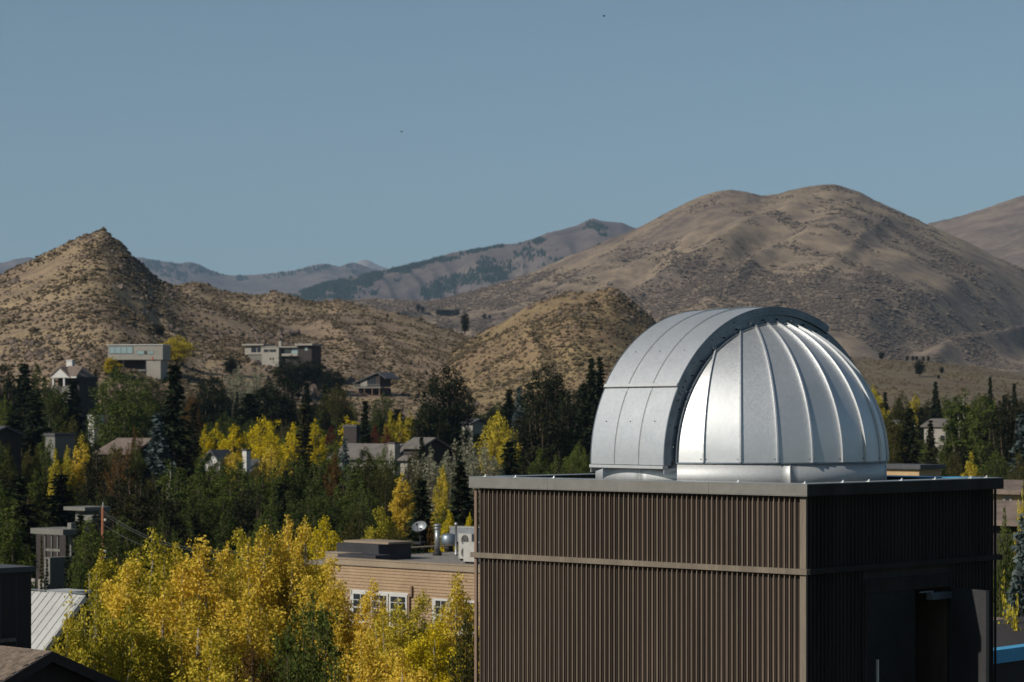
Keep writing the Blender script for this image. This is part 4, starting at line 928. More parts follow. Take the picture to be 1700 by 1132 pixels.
MB().box(hx(466), hx(496), .9, 1.05, hzv(591), hzv(587)).build('balcony_rail', M['offwhite'], hb)
for (a, b, c, d, y_, g_) in ((413, 422, 575, 584, .3, 'glass'), (424, 430, 575, 584, .3, 'glass'), (437, 445, 580, 584, 0, 'glass'), (447, 459, 580, 584, 0, 'glass'), (448, 450, 594, 597, 0, 'glass'), (453, 455, 594, 597, 0, 'glass'),
                            (467, 480, 579, 587, 2.0, 'glass'), (483, 494, 579, 587, 2.0, 'glass_pale'), (510, 515, 577, 582, .8, 'glass_pale')):
    f = MB().box(hx(a)-.08, hx(b)+.08, y_-.06, y_-.002, hzv(d)-.08, hzv(c)+.08).build('window', M['greystucco'], hb); MB().box(hx(a), hx(b), y_-.09, y_-.062, hzv(d), hzv(c)).build('pane', M[g_], f)
# third: cabin with sloping roof and deck on posts
Y, z = seat(615, 655, NEAR, 600, 900); Y -= 3
hc = empty('hillside_cabin', (W(615, 640, Y).x, Y, z), R(-28), 'dark cabin with sloping grey roof and deck on stilts on the slope', 'house'); sc = Y/F
def hx(u): return (u-615)*sc*1.08
def hzv(v): return -(v-HV)*sc-z
MB().prism([(hx(592), 0, hzv(642)), (hx(632), 0, hzv(642)), (hx(632), 0, hzv(620)), (hx(592), 0, hzv(633))], (0, 6.5, 0)).build('wall', M['darkwall'], hc)
MB().prism([(hx(585), -.9, hzv(635.5)), (hx(630), -.9, hzv(617.5)), (hx(645), -.9, hzv(628)), (hx(645), -.9, hzv(629.6)), (hx(630), -.9, hzv(619.4)), (hx(585), -.9, hzv(637.2))], (0, 8.6, 0)).build('roof', M['roof_dark'], hc)
MB().prism([(hx(597), -.05, hzv(641)), (hx(609), -.05, hzv(641)), (hx(609), -.05, hzv(629)), (hx(597), -.05, hzv(632))], (0, .04, 0)).build('panel', M['offwhite'], hc)
f = MB().box(hx(611), hx(626), -.08, -.012, hzv(640), hzv(625)).build('window', M['roof_dark'], hc)
for k in range(3): MB().box(hx(611.6+k*4.8), hx(615.6+k*4.8), -.11, -.082, hzv(639.4), hzv(626+ (2-k)*1.5)).build('pane', M['glass'], f)
MB().box(hx(590), hx(640), -2.2, -.12, hzv(644.5), hzv(642.2)).build('deck', M['greystucco'], hc)
m = MB().box(hx(590), hx(638), -2.2, -2.12, hzv(638.6), hzv(637.9))
for k in range(17): m.box(hx(590+k*3)-.03, hx(590+k*3)+.03, -2.19, -2.13, hzv(642.2), hzv(638.6))
m.build('railing', M['greystucco'], hc)
for uu in (596, 610, 624, 637): MB().box(hx(uu)-.1, hx(uu)+.1, -2.0, -1.8, -8, hzv(644.5)).build('post', M['wood'], hc)
MB().box(hx(592), hx(634), .5, 6, -8, hzv(644)).build('base_wall', M['darkwall'], hc)
MB().prism([(hx(606), -2.6, hzv(650)), (hx(606), -2.6, hzv(648.6)), (hx(632), -2.6, hzv(660)), (hx(632), -2.6, hzv(661.4))], (0, -1.0, 0)).build('stair', M['wood'], hc)
# white cottage on the left
YC = 480.0; cb = empty('white_cottage', (W(107, 640, YC).x, YC, -9), R(-24), 'small white cottage with pointed gable, porch posts and white chimney', 'house'); sc = YC/F
def hx(u): return (u-107)*sc
def hzv(v): return -(v-HV)*sc+9
MB().box(hx(86), hx(128), 1.4, 8, 0, hzv(625)).build('wall', M['darkwall'], cb)
MB().prism([(hx(80), -.6, hzv(624)), (hx(100), -.6, hzv(608)), (hx(122), -.6, hzv(626)), (hx(122), -.6, hzv(628.5)), (hx(100), -.6, hzv(611)), (hx(80), -.6, hzv(626.5))], (0, 9, 0)).build('roof', M['roof_brown'], cb)
MB().prism([(hx(83.5), -.4, hzv(624.5)), (hx(100), -.4, hzv(611.5)), (hx(118), -.4, hzv(624.5))], (0, .3, 0)).build('gable', M['white'], cb)
MB().box(hx(82), hx(120), -.45, -.1, hzv(627), hzv(624.6)).build('fascia_board', M['white'], cb)
MB().prism([(hx(103), 2, hzv(609)), (hx(133), 2, hzv(609)), (hx(133), -.3, hzv(625)), (hx(112), -.3, hzv(625))], (0, 0, .25)).build('roof', M['roof_brown'], cb)
MB().box(hx(117), hx(133), -.5, -.1, hzv(627.5), hzv(625)).build('fascia_board', M['white'], cb)
c = MB().box(hx(93.5), hx(105), 3.0, 4.0, hzv(625), hzv(598.5)).build('chimney', M['white'], cb); MB().box(hx(93), hx(105.5), 2.9, 4.1, hzv(598.5)+.002, hzv(596.8)).build('chimney_cap', M['white'], c)
for uu in (86, 107.5): MB().box(hx(uu)-.18, hx(uu)+.18, -.3, .06, 0, hzv(627)-.002).build('porch_post', M['white'], cb)
MB().box(hx(83), hx(122), -.4, 1.3, 0, hzv(641)).build('porch_floor', M['greystucco'], cb)
# --- houses among the trees of the valley floor
simple_house('long_house', 'long low house with grey brown roof behind the yellow poplars', 612, 760, 330, 15, 6.5, 2.6+2.6, 'offwhite', 'roof_grey', 1.9, chim=(5.4, -.9, 1.15, 7.4, 'offwhite'), zbase=-10.6, wins=[(-6, 2.6, 1.6, 1.4, 'glass'), (-2.5, 2.6, 1.6, 1.4, 'glass')])
simple_house('dark_roofed_house', 'dark boxy house just above the long grey brown roof', 581, 740, 375, 2.9, 3, 4.5, 'darkwall', 'roof_dark', .4, zbase=-5.6, flat=True, over=.1)
simple_house('grey_house', 'grey roofed house end showing right of the tall chimney', 684, 760, 325, 3.2, 5, 3.9, 'darkwall', 'roof_grey', 1.2, zbase=-7.7, ridge='x')
simple_house('white_house', 'white walled house half hidden under the yellow trees', 352, 780, 320, 2.4, 4, 3.6, 'white', 'roof_dark', 1.6, ridge='y', zbase=-9.4, rz=R(-25))
simple_house('chimney_house', 'dark roofed house with tall white chimney among yellow trees', 406, 790, 315, 3.4, 5, 3.0, 'offwhite', 'roof_dark', 1.2, chim=(1.0, -.9, .8, 5.6, 'white'), zbase=-9.6)
simple_house('brown_roofed_house', 'house with broad brown roof seen between the left trees', 190, 770, 300, 6.5, 7, 3.2, 'darkwall', 'roof_brown', 1.7, zbase=-7.4)
simple_house('grey_shed', 'small plain grey shed with flat roof left of the brown roof', 83, 745, 300, 2.0, 3, 2.2, 'greystucco', 'roof_dark', .1, zbase=-4.2, flat=True, over=.15)
simple_house('dark_roofed_house', 'dark roofed house cut by the left edge of the view', -36, 745, 300, 4, 5, 2.6, 'darkwall', 'roof_dark', 1.0, zbase=-4.6)
simple_house('tiny_white_house', 'little white house peeping out left of the round green tree', 151, 705, 420, 1.8, 3, 2.2, 'white', 'white', .5, zbase=-1.7, flat=True, over=.05)
simple_house('arched_house', 'small tan house end visible right of the big round pine', 776, 725, 430, 2.6, 3, 3.4, 'offwhite', 'roof_dark', .6, zbase=-4.0, wins=[(-.5, .6, .9, 1.6, 'glass')])
simple_house('pink_house', 'pale pinkish house behind the trees right of the dome', 1552, 760, 440, 4.6, 6, 8.0, 'offwhite', 'roof_grey', 1.2, zbase=-9.2, wins=[(-1.9, 5.2, 1.0, 1.3, 'glass'), (1.1, 5.2, 1.2, 1.3, 'glass'), (-1.9, 1.8, 1.0, 1.3, 'glass')])
simple_house('gable_house', 'white gable behind dark trees just right of the dome', 1483, 745, 450, 3.2, 4, 4.2, 'offwhite', 'white', 1.2, ridge='y', zbase=-5.6)
simple_house('low_tan_house', 'low tan house with dark roof right beside the dome base', 1490, 795, 190, 4.0, 3, 1.25, 'brick', 'roof_dark', .0, zbase=-5.1, flat=True, over=.3)
simple_house('tan_brick_house', 'tan brick house with brown roof beyond the tower right edge', 1700, 832, 120, 4.6, 5, 1.15, 'brick', 'roof_brown', .3, zbase=-4.75, over=.45, wins=[(-1.15, .12, .5, .8, 'glass'), (.5, .45, .7, .5, 'glass')])
simple_house('brown_roofed_house', 'brown shingle roof below the tan brick house', 1716, 880, 100, 6, 5, 1.0, 'darkwall', 'roof_brown', .6, zbase=-5.3)
for (u, v, w_, lb) in ((1538, 778, 1.6, 'white shed roof showing left of the trees above the tower'), (1562, 779, 2.0, 'white shed roof in the middle above the tower coping'), (1638, 777, 1.9, 'white shed nearest the right end of the tower')):
    simple_house('white_shed', lb, u, v+22, 420, w_, 2.5, 2.0, 'white', 'white', .25, cat='shed', zbase=-(v-HV)/F*420-2.4, ridge='x', over=.05)

# ------------------------------------------------------------------ trees and shrubs
# yellow trees in front (u, top row, distance, width px, kind, colour, label)
for a in [
 (148, 950, 84, 170, 'sparse0', 'l_lime', 'half bare tree with white stems beside the pale metal roof'),
 (158, 990, 82, 100, 'aspen4', 'l_lime', 'leafy yellow green tree just behind the half bare one'),
 (112, 1022, 80, 90, 'aspen3', 'l_lime', 'low yellow green tree overlapping the pale metal roof'),
 (168, 922, 98, 90, 'aspen0', 'l_lime', 'slim yellow green aspen in front of the utility pole'),
 (212, 935, 94, 120, 'aspen1', 'l_yellow', 'yellow aspen just right of the utility pole'),
 (252, 884, 100, 130, 'aspen2', 'l_lime', 'tallest yellow green aspen left of the white trunked poplar'),
 (292, 905, 104, 100, 'aspen4', 'l_lime', 'yellow green aspen at the foot of the white trunked poplar'),
 (338, 900, 96, 130, 'aspen3', 'l_gold', 'orange gold aspen in the middle of the yellow row'),
 (378, 908, 101, 95, 'aspen0', 'l_gold', 'narrow golden aspen between two broader yellow ones'),
 (402, 882, 110, 80, 'aspen1', 'l_lime', 'darker olive tipped aspen rising at the back of the yellow row'),
 (440, 878, 106, 120, 'aspen4', 'l_gold', 'broad golden aspen left of the tan building'),
 (477, 862, 108, 70, 'aspen2', 'l_gold', 'tall thin golden spire left of the flat roof'),
 (506, 866, 108, 74, 'aspen0', 'l_yellow', 'yellow aspen spire touching the corner of the tan building'),
 (542, 862, 150, 60, 'aspen3', 'l_bright', 'bright yellow tree top behind the left corner of the flat roof'),
 (545, 930, 102, 100, 'aspen1', 'l_yellow', 'yellow aspen standing against the left end of the tan wall'),
 (620, 966, 101, 84, 'aspen2', 'l_yellow', 'yellow aspen in front of the left windows'),
 (662, 1000, 96, 110, 'aspen4', 'l_lime', 'yellow green aspen below the downpipe'),
 (702, 985, 100, 80, 'aspen0', 'l_lime', 'light green aspen between the two window groups'),
 (758, 958, 98, 84, 'aspen3', 'l_yellow', 'yellow aspen in front of the right windows'),
 (722, 1035, 90, 110, 'aspen1', 'l_bright', 'bright yellow low aspen against the brown slatted tower'),
 (775, 1020, 86, 80, 'round1', 'l_olive', 'fine leaved olive green tree at the foot of the tower'),
 (520, 985, 86, 130, 'round0', 'l_green', 'dark green leafy tree in front of the golden aspens'),
 (478, 1040, 84, 120, 'round2', 'l_green', 'lower dark green tree at the bottom of the yellow row'),
 (415, 985, 90, 130, 'aspen2', 'l_gold', 'orange leaved aspen low in the middle of the yellow row'),
 (330, 1000, 88, 140, 'aspen1', 'l_gold', 'wide orange gold tree left of the dark green one'),
 (215, 1010, 86, 130, 'aspen4', 'l_lime', 'green and yellow tree right of the half bare one'),
 (272, 985, 91, 120, 'aspen0', 'l_yellow', 'yellow tree under the tallest yellow green aspen'),
 (350, 1062, 78, 130, 'aspen3', 'l_lime', 'low yellow green bush like tree at the bottom edge'),
 (420, 1080, 76, 110, 'aspen0', 'l_rust', 'low rusty tree at the bottom edge'),
 (600, 1060, 84, 130, 'aspen3', 'l_gold', 'low golden tree below the green awning'),
 (668, 1080, 82, 110, 'aspen1', 'l_yellow', 'low yellow tree at the bottom edge left of the tower'),
 (555, 1075, 80, 90, 'round3', 'l_green', 'low dark green tree beside the golden one at the bottom edge')]:
    u, v, Y, w, k, m, lb = a; plant(k, u, v, Y, w, m, 'bark_pale' if k.startswith(('aspen', 'sparse')) else 'bark', lb, 'tree', 'yellow trees in front' if m in ('l_yellow', 'l_gold', 'l_lime') else None)
# trees behind the flat roof and around the modern house
for a in [
 (633, 845, 150, 60, 'aspen1', 'l_lime', 'yellow green tree top right behind the flat roof'),
 (655, 868, 148, 50, 'aspen4', 'l_olive', 'olive tree top beside the yellow green one behind the flat roof'),
 (745, 850, 150, 46, 'aspen2', 'l_bright', 'bright yellow tree top behind the metal flue'),
 (780, 856, 150, 30, 'aspen0', 'l_bright', 'small bright yellow tree top at the tower left edge'),
 (716, 872, 152, 40, 'bush0', 'l_rust', 'rusty shrub behind the satellite dish'),
 (700, 800, 190, 90, 'spruce1', 'l_dark', 'dark spruce behind the satellite dish'),
 (765, 770, 200, 90, 'spruce2', 'l_dark', 'dark spruce touching the top left corner of the tower'),
 (69, 893, 160, 12, 'narrow0', 'l_olive', 'thin columnar evergreen in front of the left canopy'),
 (78, 930, 158, 14, 'narrow1', 'l_dark', 'thin columnar evergreen before the low garden wall'),
 (112, 900, 165, 22, 'narrow0', 'l_dark', 'columnar evergreen against the dark stucco wall'),
 (150, 862, 168, 70, 'pine0', 'l_green', 'bushy green pine right of the modern grey house'),
 (208, 820, 185, 110, 'pine1', 'l_pine', 'brown tinged pine behind the utility pole'),
 (130, 918, 160, 50, 'bush0', 'l_mid', 'green shrub at the foot of the modern grey house')]:
    u, v, Y, w, k, m, lb = a; plant(k, u, v, Y, w, m, 'bark', lb, 'shrub' if k == 'bush0' else 'tree')
# the individual trees of the middle distance
for a in [
 (6, 607, 470, 60, 'pine2', 'l_dark', 'dark round topped conifer at the left edge below the rocks'),
 (40, 606, 400, 80, 'spruce0', 'l_dark', 'tall dark spruce left of the white cottage'),
 (62, 608, 430, 50, 'poplar0', 'l_mid', 'light green poplar between the spruce and the white cottage'),
 (20, 690, 330, 90, 'spruce1', 'l_dark', 'broad dark spruce at the left edge'),
 (58, 655, 340, 90, 'spruce2', 'l_dark', 'large dark spruce below the light green poplar'),
 (8, 655, 350, 50, 'round0', 'l_green', 'bright green tree at the left edge'),
 (78, 668, 350, 40, 'willow0', 'l_mid', 'green tree with white stem below the white cottage'),
 (100, 632, 420, 46, 'poplar2', 'l_olive', 'olive poplar in front of the white cottage porch'),
 (158, 618, 560, 22, 'narrow1', 'l_pine', 'thin brownish conifer left of the long white house'),
 (186, 592, 640, 30, 'poplar1', 'l_bright', 'small yellow tree in front of the long white house'),
 (191, 606, 600, 20, 'narrow0', 'l_mid', 'small green conifer in front of the yellow tree by the long white house'),
 (192, 612, 390, 90, 'round1', 'l_green', 'big round green tree under the long white house'),
 (228, 622, 400, 70, 'round2', 'l_green', 'second round green tree under the long white house'),
 (120, 690, 330, 70, 'round3', 'l_olive', 'olive green tree above the grey shed'),
 (122, 634, 405, 64, 'spruce2', 'l_dark', 'dark spruce hiding the foot of the white cottage'),
 (90, 640, 400, 50, 'pine1', 'l_mid', 'green conifer under the porch of the white cottage'),
 (146, 712, 380, 46, 'round2', 'l_mid', 'green tree below the little white house'),
 (340, 748, 290, 44, 'round1', 'l_green', 'green leafy tree hiding the foot of the white walled house'),
 (432, 758, 285, 50, 'round3', 'l_olive', 'olive tree hiding the foot of the tall white chimney'),
 (250, 625, 470, 50, 'round1', 'l_olive', 'yellow green shrub below the long white house'),
 (294, 556, 650, 52, 'round3', 'l_lime', 'large lone yellow green tree beside the long white house'),
 (265, 537, 760, 18, 'pine0', 'l_dark', 'small dark juniper alone on the slope above the long white house'),
 (289, 610, 300, 100, 'spruce3', 'l_dark', 'tallest dark spruce below the lone yellow green tree'),
 (262, 690, 285, 80, 'spruce0', 'l_blue', 'bluish spruce in front of the tallest dark spruce'),
 (318, 652, 430, 40, 'round0', 'l_rust', 'rust tinged tree right of the tallest spruce'),
 (322, 672, 330, 40, 'narrow0', 'l_pine', 'thin brown tipped conifer right of the tallest spruce'),
 (352, 620, 520, 70, 'round1', 'l_dark', 'dark tree mass left of the pale willows'),
 (395, 606, 560, 50, 'willow0', 'l_sage', 'pale sage willow below the stepped house'),
 (432, 612, 545, 60, 'willow1', 'l_sage', 'second pale sage willow below the stepped house'),
 (385, 592, 600, 30, 'pine1', 'l_dark', 'dark juniper just left under the stepped house'),
 (485, 590, 610, 70, 'round2', 'l_dark', 'dark shrubby tree hiding the foot of the stepped house'),
 (520, 596, 620, 50, 'pine2', 'l_dark', 'dark shrub right of the stepped house'),
 (552, 612, 620, 46, 'pine0', 'l_dark', 'dark shrub between the boulders and the cabin'),
 (415, 655, 440, 110, 'spruce1', 'l_dark', 'wide dark conifer below the pale willows'),
 (345, 645, 450, 80, 'pine1', 'l_dark', 'dark conifer in the shadowed belt left of centre'),
 (460, 615, 470, 80, 'pine2', 'l_dark', 'tall dark conifer under the stepped house'),
 (510, 636, 500, 40, 'spruce3', 'l_dark', 'pointed dark spruce below the boulders'),
 (540, 640, 505, 40, 'spruce2', 'l_dark', 'pointed dark spruce beside the boulders'),
 (560, 638, 490, 60, 'round0', 'l_olive', 'olive tree below the boulders'),
 (375, 684, 400, 60, 'round3', 'l_mid', 'rounded green tree above the bright yellow ones'),
 (505, 672, 300, 52, 'narrow1', 'l_pine', 'slender brown tipped spruce beside the long low house'),
 (340, 708, 345, 26, 'poplar1', 'l_bright', 'leftmost bright yellow poplar in the middle distance'),
 (360, 702, 346, 34, 'poplar2', 'l_bright', 'bright yellow poplar above the white walled house'),
 (388, 706, 342, 56, 'poplar3', 'l_bright', 'bright yellow tree left of the big yellow one'),
 (438, 692, 338, 70, 'round1', 'l_bright', 'biggest bright yellow tree in the middle distance'),
 (486, 704, 332, 40, 'poplar0', 'l_bright', 'bright yellow poplar left of the slender spruce'),
 (524, 695, 350, 34, 'poplar2', 'l_bright', 'small bright yellow tree by the left end of the long low house'),
 (450, 740, 300, 56, 'round2', 'l_yellow', 'orange yellow tree under the biggest bright yellow one'),
 (385, 745, 302, 50, 'round0', 'l_yellow', 'yellow tree around the tall white chimney'),
 (578, 694, 390, 50, 'poplar1', 'l_bright', 'yellow tree behind the dark boxy house'),
 (648, 682, 385, 26, 'poplar3', 'l_lime', 'yellow green poplar behind the chimney of the long low house'),
 (664, 688, 388, 22, 'poplar0', 'l_lime', 'narrow yellow green poplar just right of the chimney'),
 (680, 682, 386, 28, 'poplar2', 'l_lime', 'yellow green poplar left of the big round pine'),
 (703, 690, 384, 20, 'poplar1', 'l_lime', 'thin yellow green tree at the edge of the big round pine'),
 (550, 706, 380, 24, 'round2', 'l_red', 'dark red shrub behind the long low house'),
 (622, 704, 382, 20, 'round2', 'l_red', 'red shrub over the roof ridge near the cabin'),
 (642, 704, 381, 18, 'round2', 'l_red', 'bright red shrub left of the tall chimney'),
 (606, 668, 345, 42, 'spruce0', 'l_dark', 'dark spruce in front of the long low house'),
 (572, 728, 290, 36, 'spruce2', 'l_blue', 'small bluish spruce in front of the long low house'),
 (636, 650, 520, 50, 'willow0', 'l_mid', 'soft green tree below the cabin'),
 (570, 655, 540, 26, 'poplar0', 'l_rust', 'rusty tree below left of the cabin'),
 (660, 680, 480, 60, 'spruce1', 'l_dark', 'dark spruce below right of the cabin'),
 (735, 605, 395, 88, 'pine0', 'l_dark', 'big round topped dark pine in the centre'),
 (712, 665, 380, 60, 'pine1', 'l_dark', 'lower shoulder pine left of the big round pine'),
 (772, 640, 450, 40, 'pine2', 'l_dark', 'dark conifer right of the big round pine'),
 (845, 648, 440, 50, 'spruce2', 'l_dark', 'dark spruce left of the tall double pine'),
 (862, 644, 430, 40, 'spruce3', 'l_blue', 'bluish spruce beside the tall double pine'),
 (905, 603, 380, 84, 'pine1', 'l_dark', 'tall dark pine with split top left of the dome'),
 (898, 660, 360, 90, 'pine2', 'l_pine', 'brownish pine under the tall split pine'),
 (940, 648, 370, 50, 'pine0', 'l_dark', 'dark pine right of the tall split pine'),
 (982, 597, 400, 50, 'spruce0', 'l_dark', 'left spire of the two spruces beside the dome'),
 (996, 596, 402, 44, 'spruce1', 'l_dark', 'right spire of the two spruces beside the dome'),
 (968, 640, 360, 60, 'spruce3', 'l_dark', 'broad dark spruce against the left side of the dome'),
 (962, 732, 300, 46, 'round3', 'l_green', 'bright green tree against the lower left of the dome'),
 (826, 683, 330, 66, 'round1', 'l_lime', 'rounded yellow green tree right of the big round pine'),
 (846, 735, 290, 80, 'spruce1', 'l_dark', 'dark spruce in front of the rounded yellow green tree'),
 (768, 716, 262, 84, 'willow1', 'l_sage', 'pale sage willow above the tower left corner'),
 (806, 732, 258, 80, 'willow0', 'l_sage', 'pale sage willow just over the tower coping'),
 (716, 742, 256, 80, 'willow0', 'l_sage', 'pale sage willow left of the dark spruce by the tower'),
 (690, 770, 250, 50, 'willow1', 'l_olive', 'olive willow below the grey house'),
 (283, 768, 255, 72, 'poplar1', 'l_green', 'tall green poplar with white trunk above the yellow trees'),
 (330, 775, 265, 60, 'poplar0', 'l_green', 'green poplar right of the white trunked one'),
 (362, 760, 270, 60, 'poplar2', 'l_green', 'green poplar below the white walled house'),
 (395, 765, 262, 60, 'poplar3', 'l_green', 'green poplar below the tall white chimney'),
 (420, 800, 240, 70, 'round2', 'l_mid', 'dark green tree in the shadow above the yellow row'),
 (462, 770, 262, 44, 'poplar1', 'l_green', 'slim green poplar under the orange yellow tree'),
 (500, 758, 264, 44, 'poplar0', 'l_green', 'slim green poplar below the slender spruce'),
 (530, 750, 262, 50, 'poplar2', 'l_mid', 'green poplar left of the brown twiggy one'),
 (556, 752, 258, 36, 'poplar3', 'l_rust', 'brown twiggy poplar in the middle of the green ones'),
 (582, 765, 256, 50, 'poplar1', 'l_green', 'green poplar below the small bluish spruce'),
 (612, 755, 260, 50, 'poplar0', 'l_olive', 'olive poplar below the long low house'),
 (642, 770, 256, 56, 'round1', 'l_olive', 'olive green tree below the tall chimney'),
 (668, 785, 244, 44, 'poplar2', 'l_gold', 'thin golden brown tree left of the sage willow'),
 (735, 775, 245, 30, 'poplar3', 'l_lime', 'thin yellow tree in front of the dark spruce by the tower'),
 (600, 800, 225, 70, 'round3', 'l_mid', 'mid green tree above the left end of the flat roof'),
 (540, 815, 220, 70, 'round0', 'l_mid', 'mid green tree above the golden spire'),
 (475, 815, 225, 70, 'pine1', 'l_mid', 'dark green tree behind the golden spires'),
 (84, 731, 285, 56, 'round3', 'l_mid', 'green tree hiding the front of the grey shed'),
 (190, 738, 282, 76, 'round1', 'l_olive', 'olive tree under the broad brown roof'),
 (606, 742, 305, 60, 'round2', 'l_mid', 'round green tree under the long grey brown roof'),
 (640, 738, 302, 50, 'round3', 'l_green', 'leafy green tree right under the tall chimney base'),
 (558, 736, 300, 44, 'poplar3', 'l_green', 'green poplar under the left end of the long low house'),
 (72, 728, 290, 34, 'poplar1', 'l_green', 'green poplar at the left side of the grey shed'),
 (225, 735, 284, 40, 'round3', 'l_mid', 'green tree at the right end of the brown roof'),
 (690, 742, 300, 50, 'willow1', 'l_olive', 'olive willow close under the grey roofed house end'),
 (0, 732, 285, 60, 'round0', 'l_mid', 'green tree at the left edge under the dark roofed house'),
 (15, 740, 260, 34, 'poplar0', 'l_olive', 'columnar poplar at the left edge'),
 (48, 742, 262, 26, 'poplar1', 'l_olive', 'second columnar poplar from the left edge'),
 (62, 740, 263, 22, 'poplar3', 'l_olive', 'third columnar poplar from the left edge'),
 (78, 744, 261, 22, 'poplar2', 'l_mid', 'fourth columnar poplar from the left edge'),
 (92, 748, 260, 30, 'poplar0', 'l_lime', 'yellow flecked columnar poplar under the grey shed'),
 (112, 742, 262, 26, 'poplar3', 'l_lime', 'yellow flecked poplar right of the grey shed'),
 (135, 722, 264, 44, 'poplar2', 'l_gold', 'golden brown poplar left of the broad brown roof'),
 (160, 745, 255, 60, 'pine0', 'l_pine', 'dark pine below the broad brown roof'),
 (200, 745, 250, 60, 'willow1', 'l_rust', 'rusty tree in front of the broad brown roof'),
 (222, 705, 290, 36, 'willow0', 'l_rust', 'orange brown tree at the right end of the broad brown roof'),
 (215, 780, 235, 100, 'pine2', 'l_pine', 'large brownish pine left of the white trunked poplar'),
 (30, 790, 230, 100, 'spruce3', 'l_dark', 'dark spruce behind the modern grey house'),
 (100, 790, 228, 110, 'spruce2', 'l_dark', 'second dark spruce behind the modern grey house'),
 (1450, 640, 420, 40, 'round2', 'l_lime', 'yellow green tree emerging right of the dome'),
 (1475, 690, 350, 60, 'round0', 'l_olive', 'olive tree touching the right side of the dome'),
 (1497, 650, 400, 50, 'round3', 'l_olive', 'tan green tree right of the dome'),
 (1510, 680, 350, 60, 'spruce1', 'l_dark', 'wide dark spruce right of the dome'),
 (1553, 635, 480, 30, 'spruce0', 'l_dark', 'pointed dark spruce on the skyline of the right trees'),
 (1545, 700, 330, 40, 'spruce2', 'l_pine', 'dark conifer in front of the pinkish house'),
 (1600, 650, 380, 80, 'poplar1', 'l_green', 'tall light green poplar with white stem right of the pinkish house'),
 (1635, 655, 375, 60, 'poplar3', 'l_green', 'second light green poplar right of the pinkish house'),
 (1644, 627, 500, 24, 'spruce3', 'l_dark', 'pointed spruce above the right poplars'),
 (1684, 638, 470, 26, 'spruce0', 'l_dark', 'pointed spruce near the right edge'),
 (1672, 655, 350, 80, 'pine1', 'l_pine', 'large brownish pine near the right edge'),
 (1697, 690, 300, 70, 'spruce1', 'l_blue', 'grey green spruce at the right edge'),
 (1585, 740, 290, 40, 'willow0', 'l_olive', 'straw coloured tree above the tower coping'),
 (1612, 752, 280, 34, 'poplar0', 'l_lime', 'yellow green cone shaped tree above the tower coping'),
 (1655, 745, 280, 50, 'round1', 'l_mid', 'green tree above the right end of the tower'),
 (1692, 748, 275, 44, 'round2', 'l_olive', 'olive tree at the right edge over the tan brick house'),
 (1484, 735, 300, 30, 'poplar2', 'l_olive', 'small olive tree by the lower right of the dome'),
 (1702, 868, 74, 200, 'bluespruce', 'l_blue', 'silver blue spruce right of the tower'),
 (1668, 972, 62, 44, 'poplar1', 'l_lime', 'yellow green shrub below the blue spruce'),
 (1668, 860, 90, 60, 'round0', 'l_mid', 'dark green tree behind the blue spruce'),
 (1688, 1000, 60, 50, 'poplar3', 'l_lime', 'second yellow green shrub at the foot of the blue spruce'),
 (1700, 800, 108, 40, 'round0', 'l_mid', 'green tree at the right edge beside the tan brick house'),
 (1668, 846, 92, 50, 'round3', 'l_green', 'leafy green tree under the brown shingle roof at the right'),
 (776, 706, 400, 40, 'round1', 'l_green', 'green tree hiding the foot of the small tan house end'),
 (700, 728, 300, 36, 'spruce0', 'l_dark', 'dark spruce at the right end of the grey roofed house'),
 (1697, 815, 95, 40, 'round2', 'l_lime', 'yellow green tree at the right edge above the blue spruce')]:
    u, v, Y, w, k, m, lb = a; zb = None
    if Y > 560 or lb.startswith('small dark juniper'): zb = seat(u, v+ (w*.5 if k != 'poplar1' else 20), NEAR)[1]; Y2, zs = seat(u, v+w*.9+4, NEAR); Y = Y2; zb = zs-.5
    if 'above the tower' in lb or 'by the lower right' in lb: pass
    plant(k, u, v, Y, w, m, 'bark_pale' if ('white' in lb.split('right of')[0] and 'stem' in lb or 'white trunk above' in lb) else 'bark', lb, 'shrub' if k == 'bush0' or 'shrub' in lb else 'tree', zb=zb, name='shrub' if ('shrub' in lb and 'shrubby' not in lb) else None)
# lone conifers on the far slopes
for (u, v, hs2, h, lb) in [(1463, 583, 16, bench, 'lone dark conifer high on the bench at the dome edge'), (1527, 596, 30, bench, 'largest lone conifer on the bench right of the dome'), (1563, 608, 13, bench, 'small conifer right of the largest one on the bench'), (1558, 622, 8, bench, 'tiny conifer below the small one on the bench')]+\
        [(x, 590+abs(x-1525)*.03, 9, bench, None) for x in (1506, 1516, 1522, 1533, 1541)]+[(677, 510, 5, bigm, None), (694, 504, 14, bigm, None), (702, 508, 11, bigm, None)]+[(727+i*5, 513, 12, bigm, None) for i in range(6)]+[(759, 512, 14, bigm, None), (772, 518, 24, mid, 'larger dark conifer low in the saddle between the hills'), (804, 520, 10, bigm, None), (813, 522, 8, bigm, None)]:
    HS = [h]; Y, z = seat(u, v+hs2, HS, h.Yf, h.Yr) ; p = W(u, v, Y)
    plant('pine%d' % (int(u) % 3), u, v, Y, hs2*.62, 'l_dark', 'bark', lb or ('small dark conifer in the row along the bench' if h is bench else 'small dark conifer in the saddle below the far ridge'), 'tree', ('conifers on the bench' if h is bench else 'conifers in the saddle') if not lb else None, zb=min(z, p.z-1))
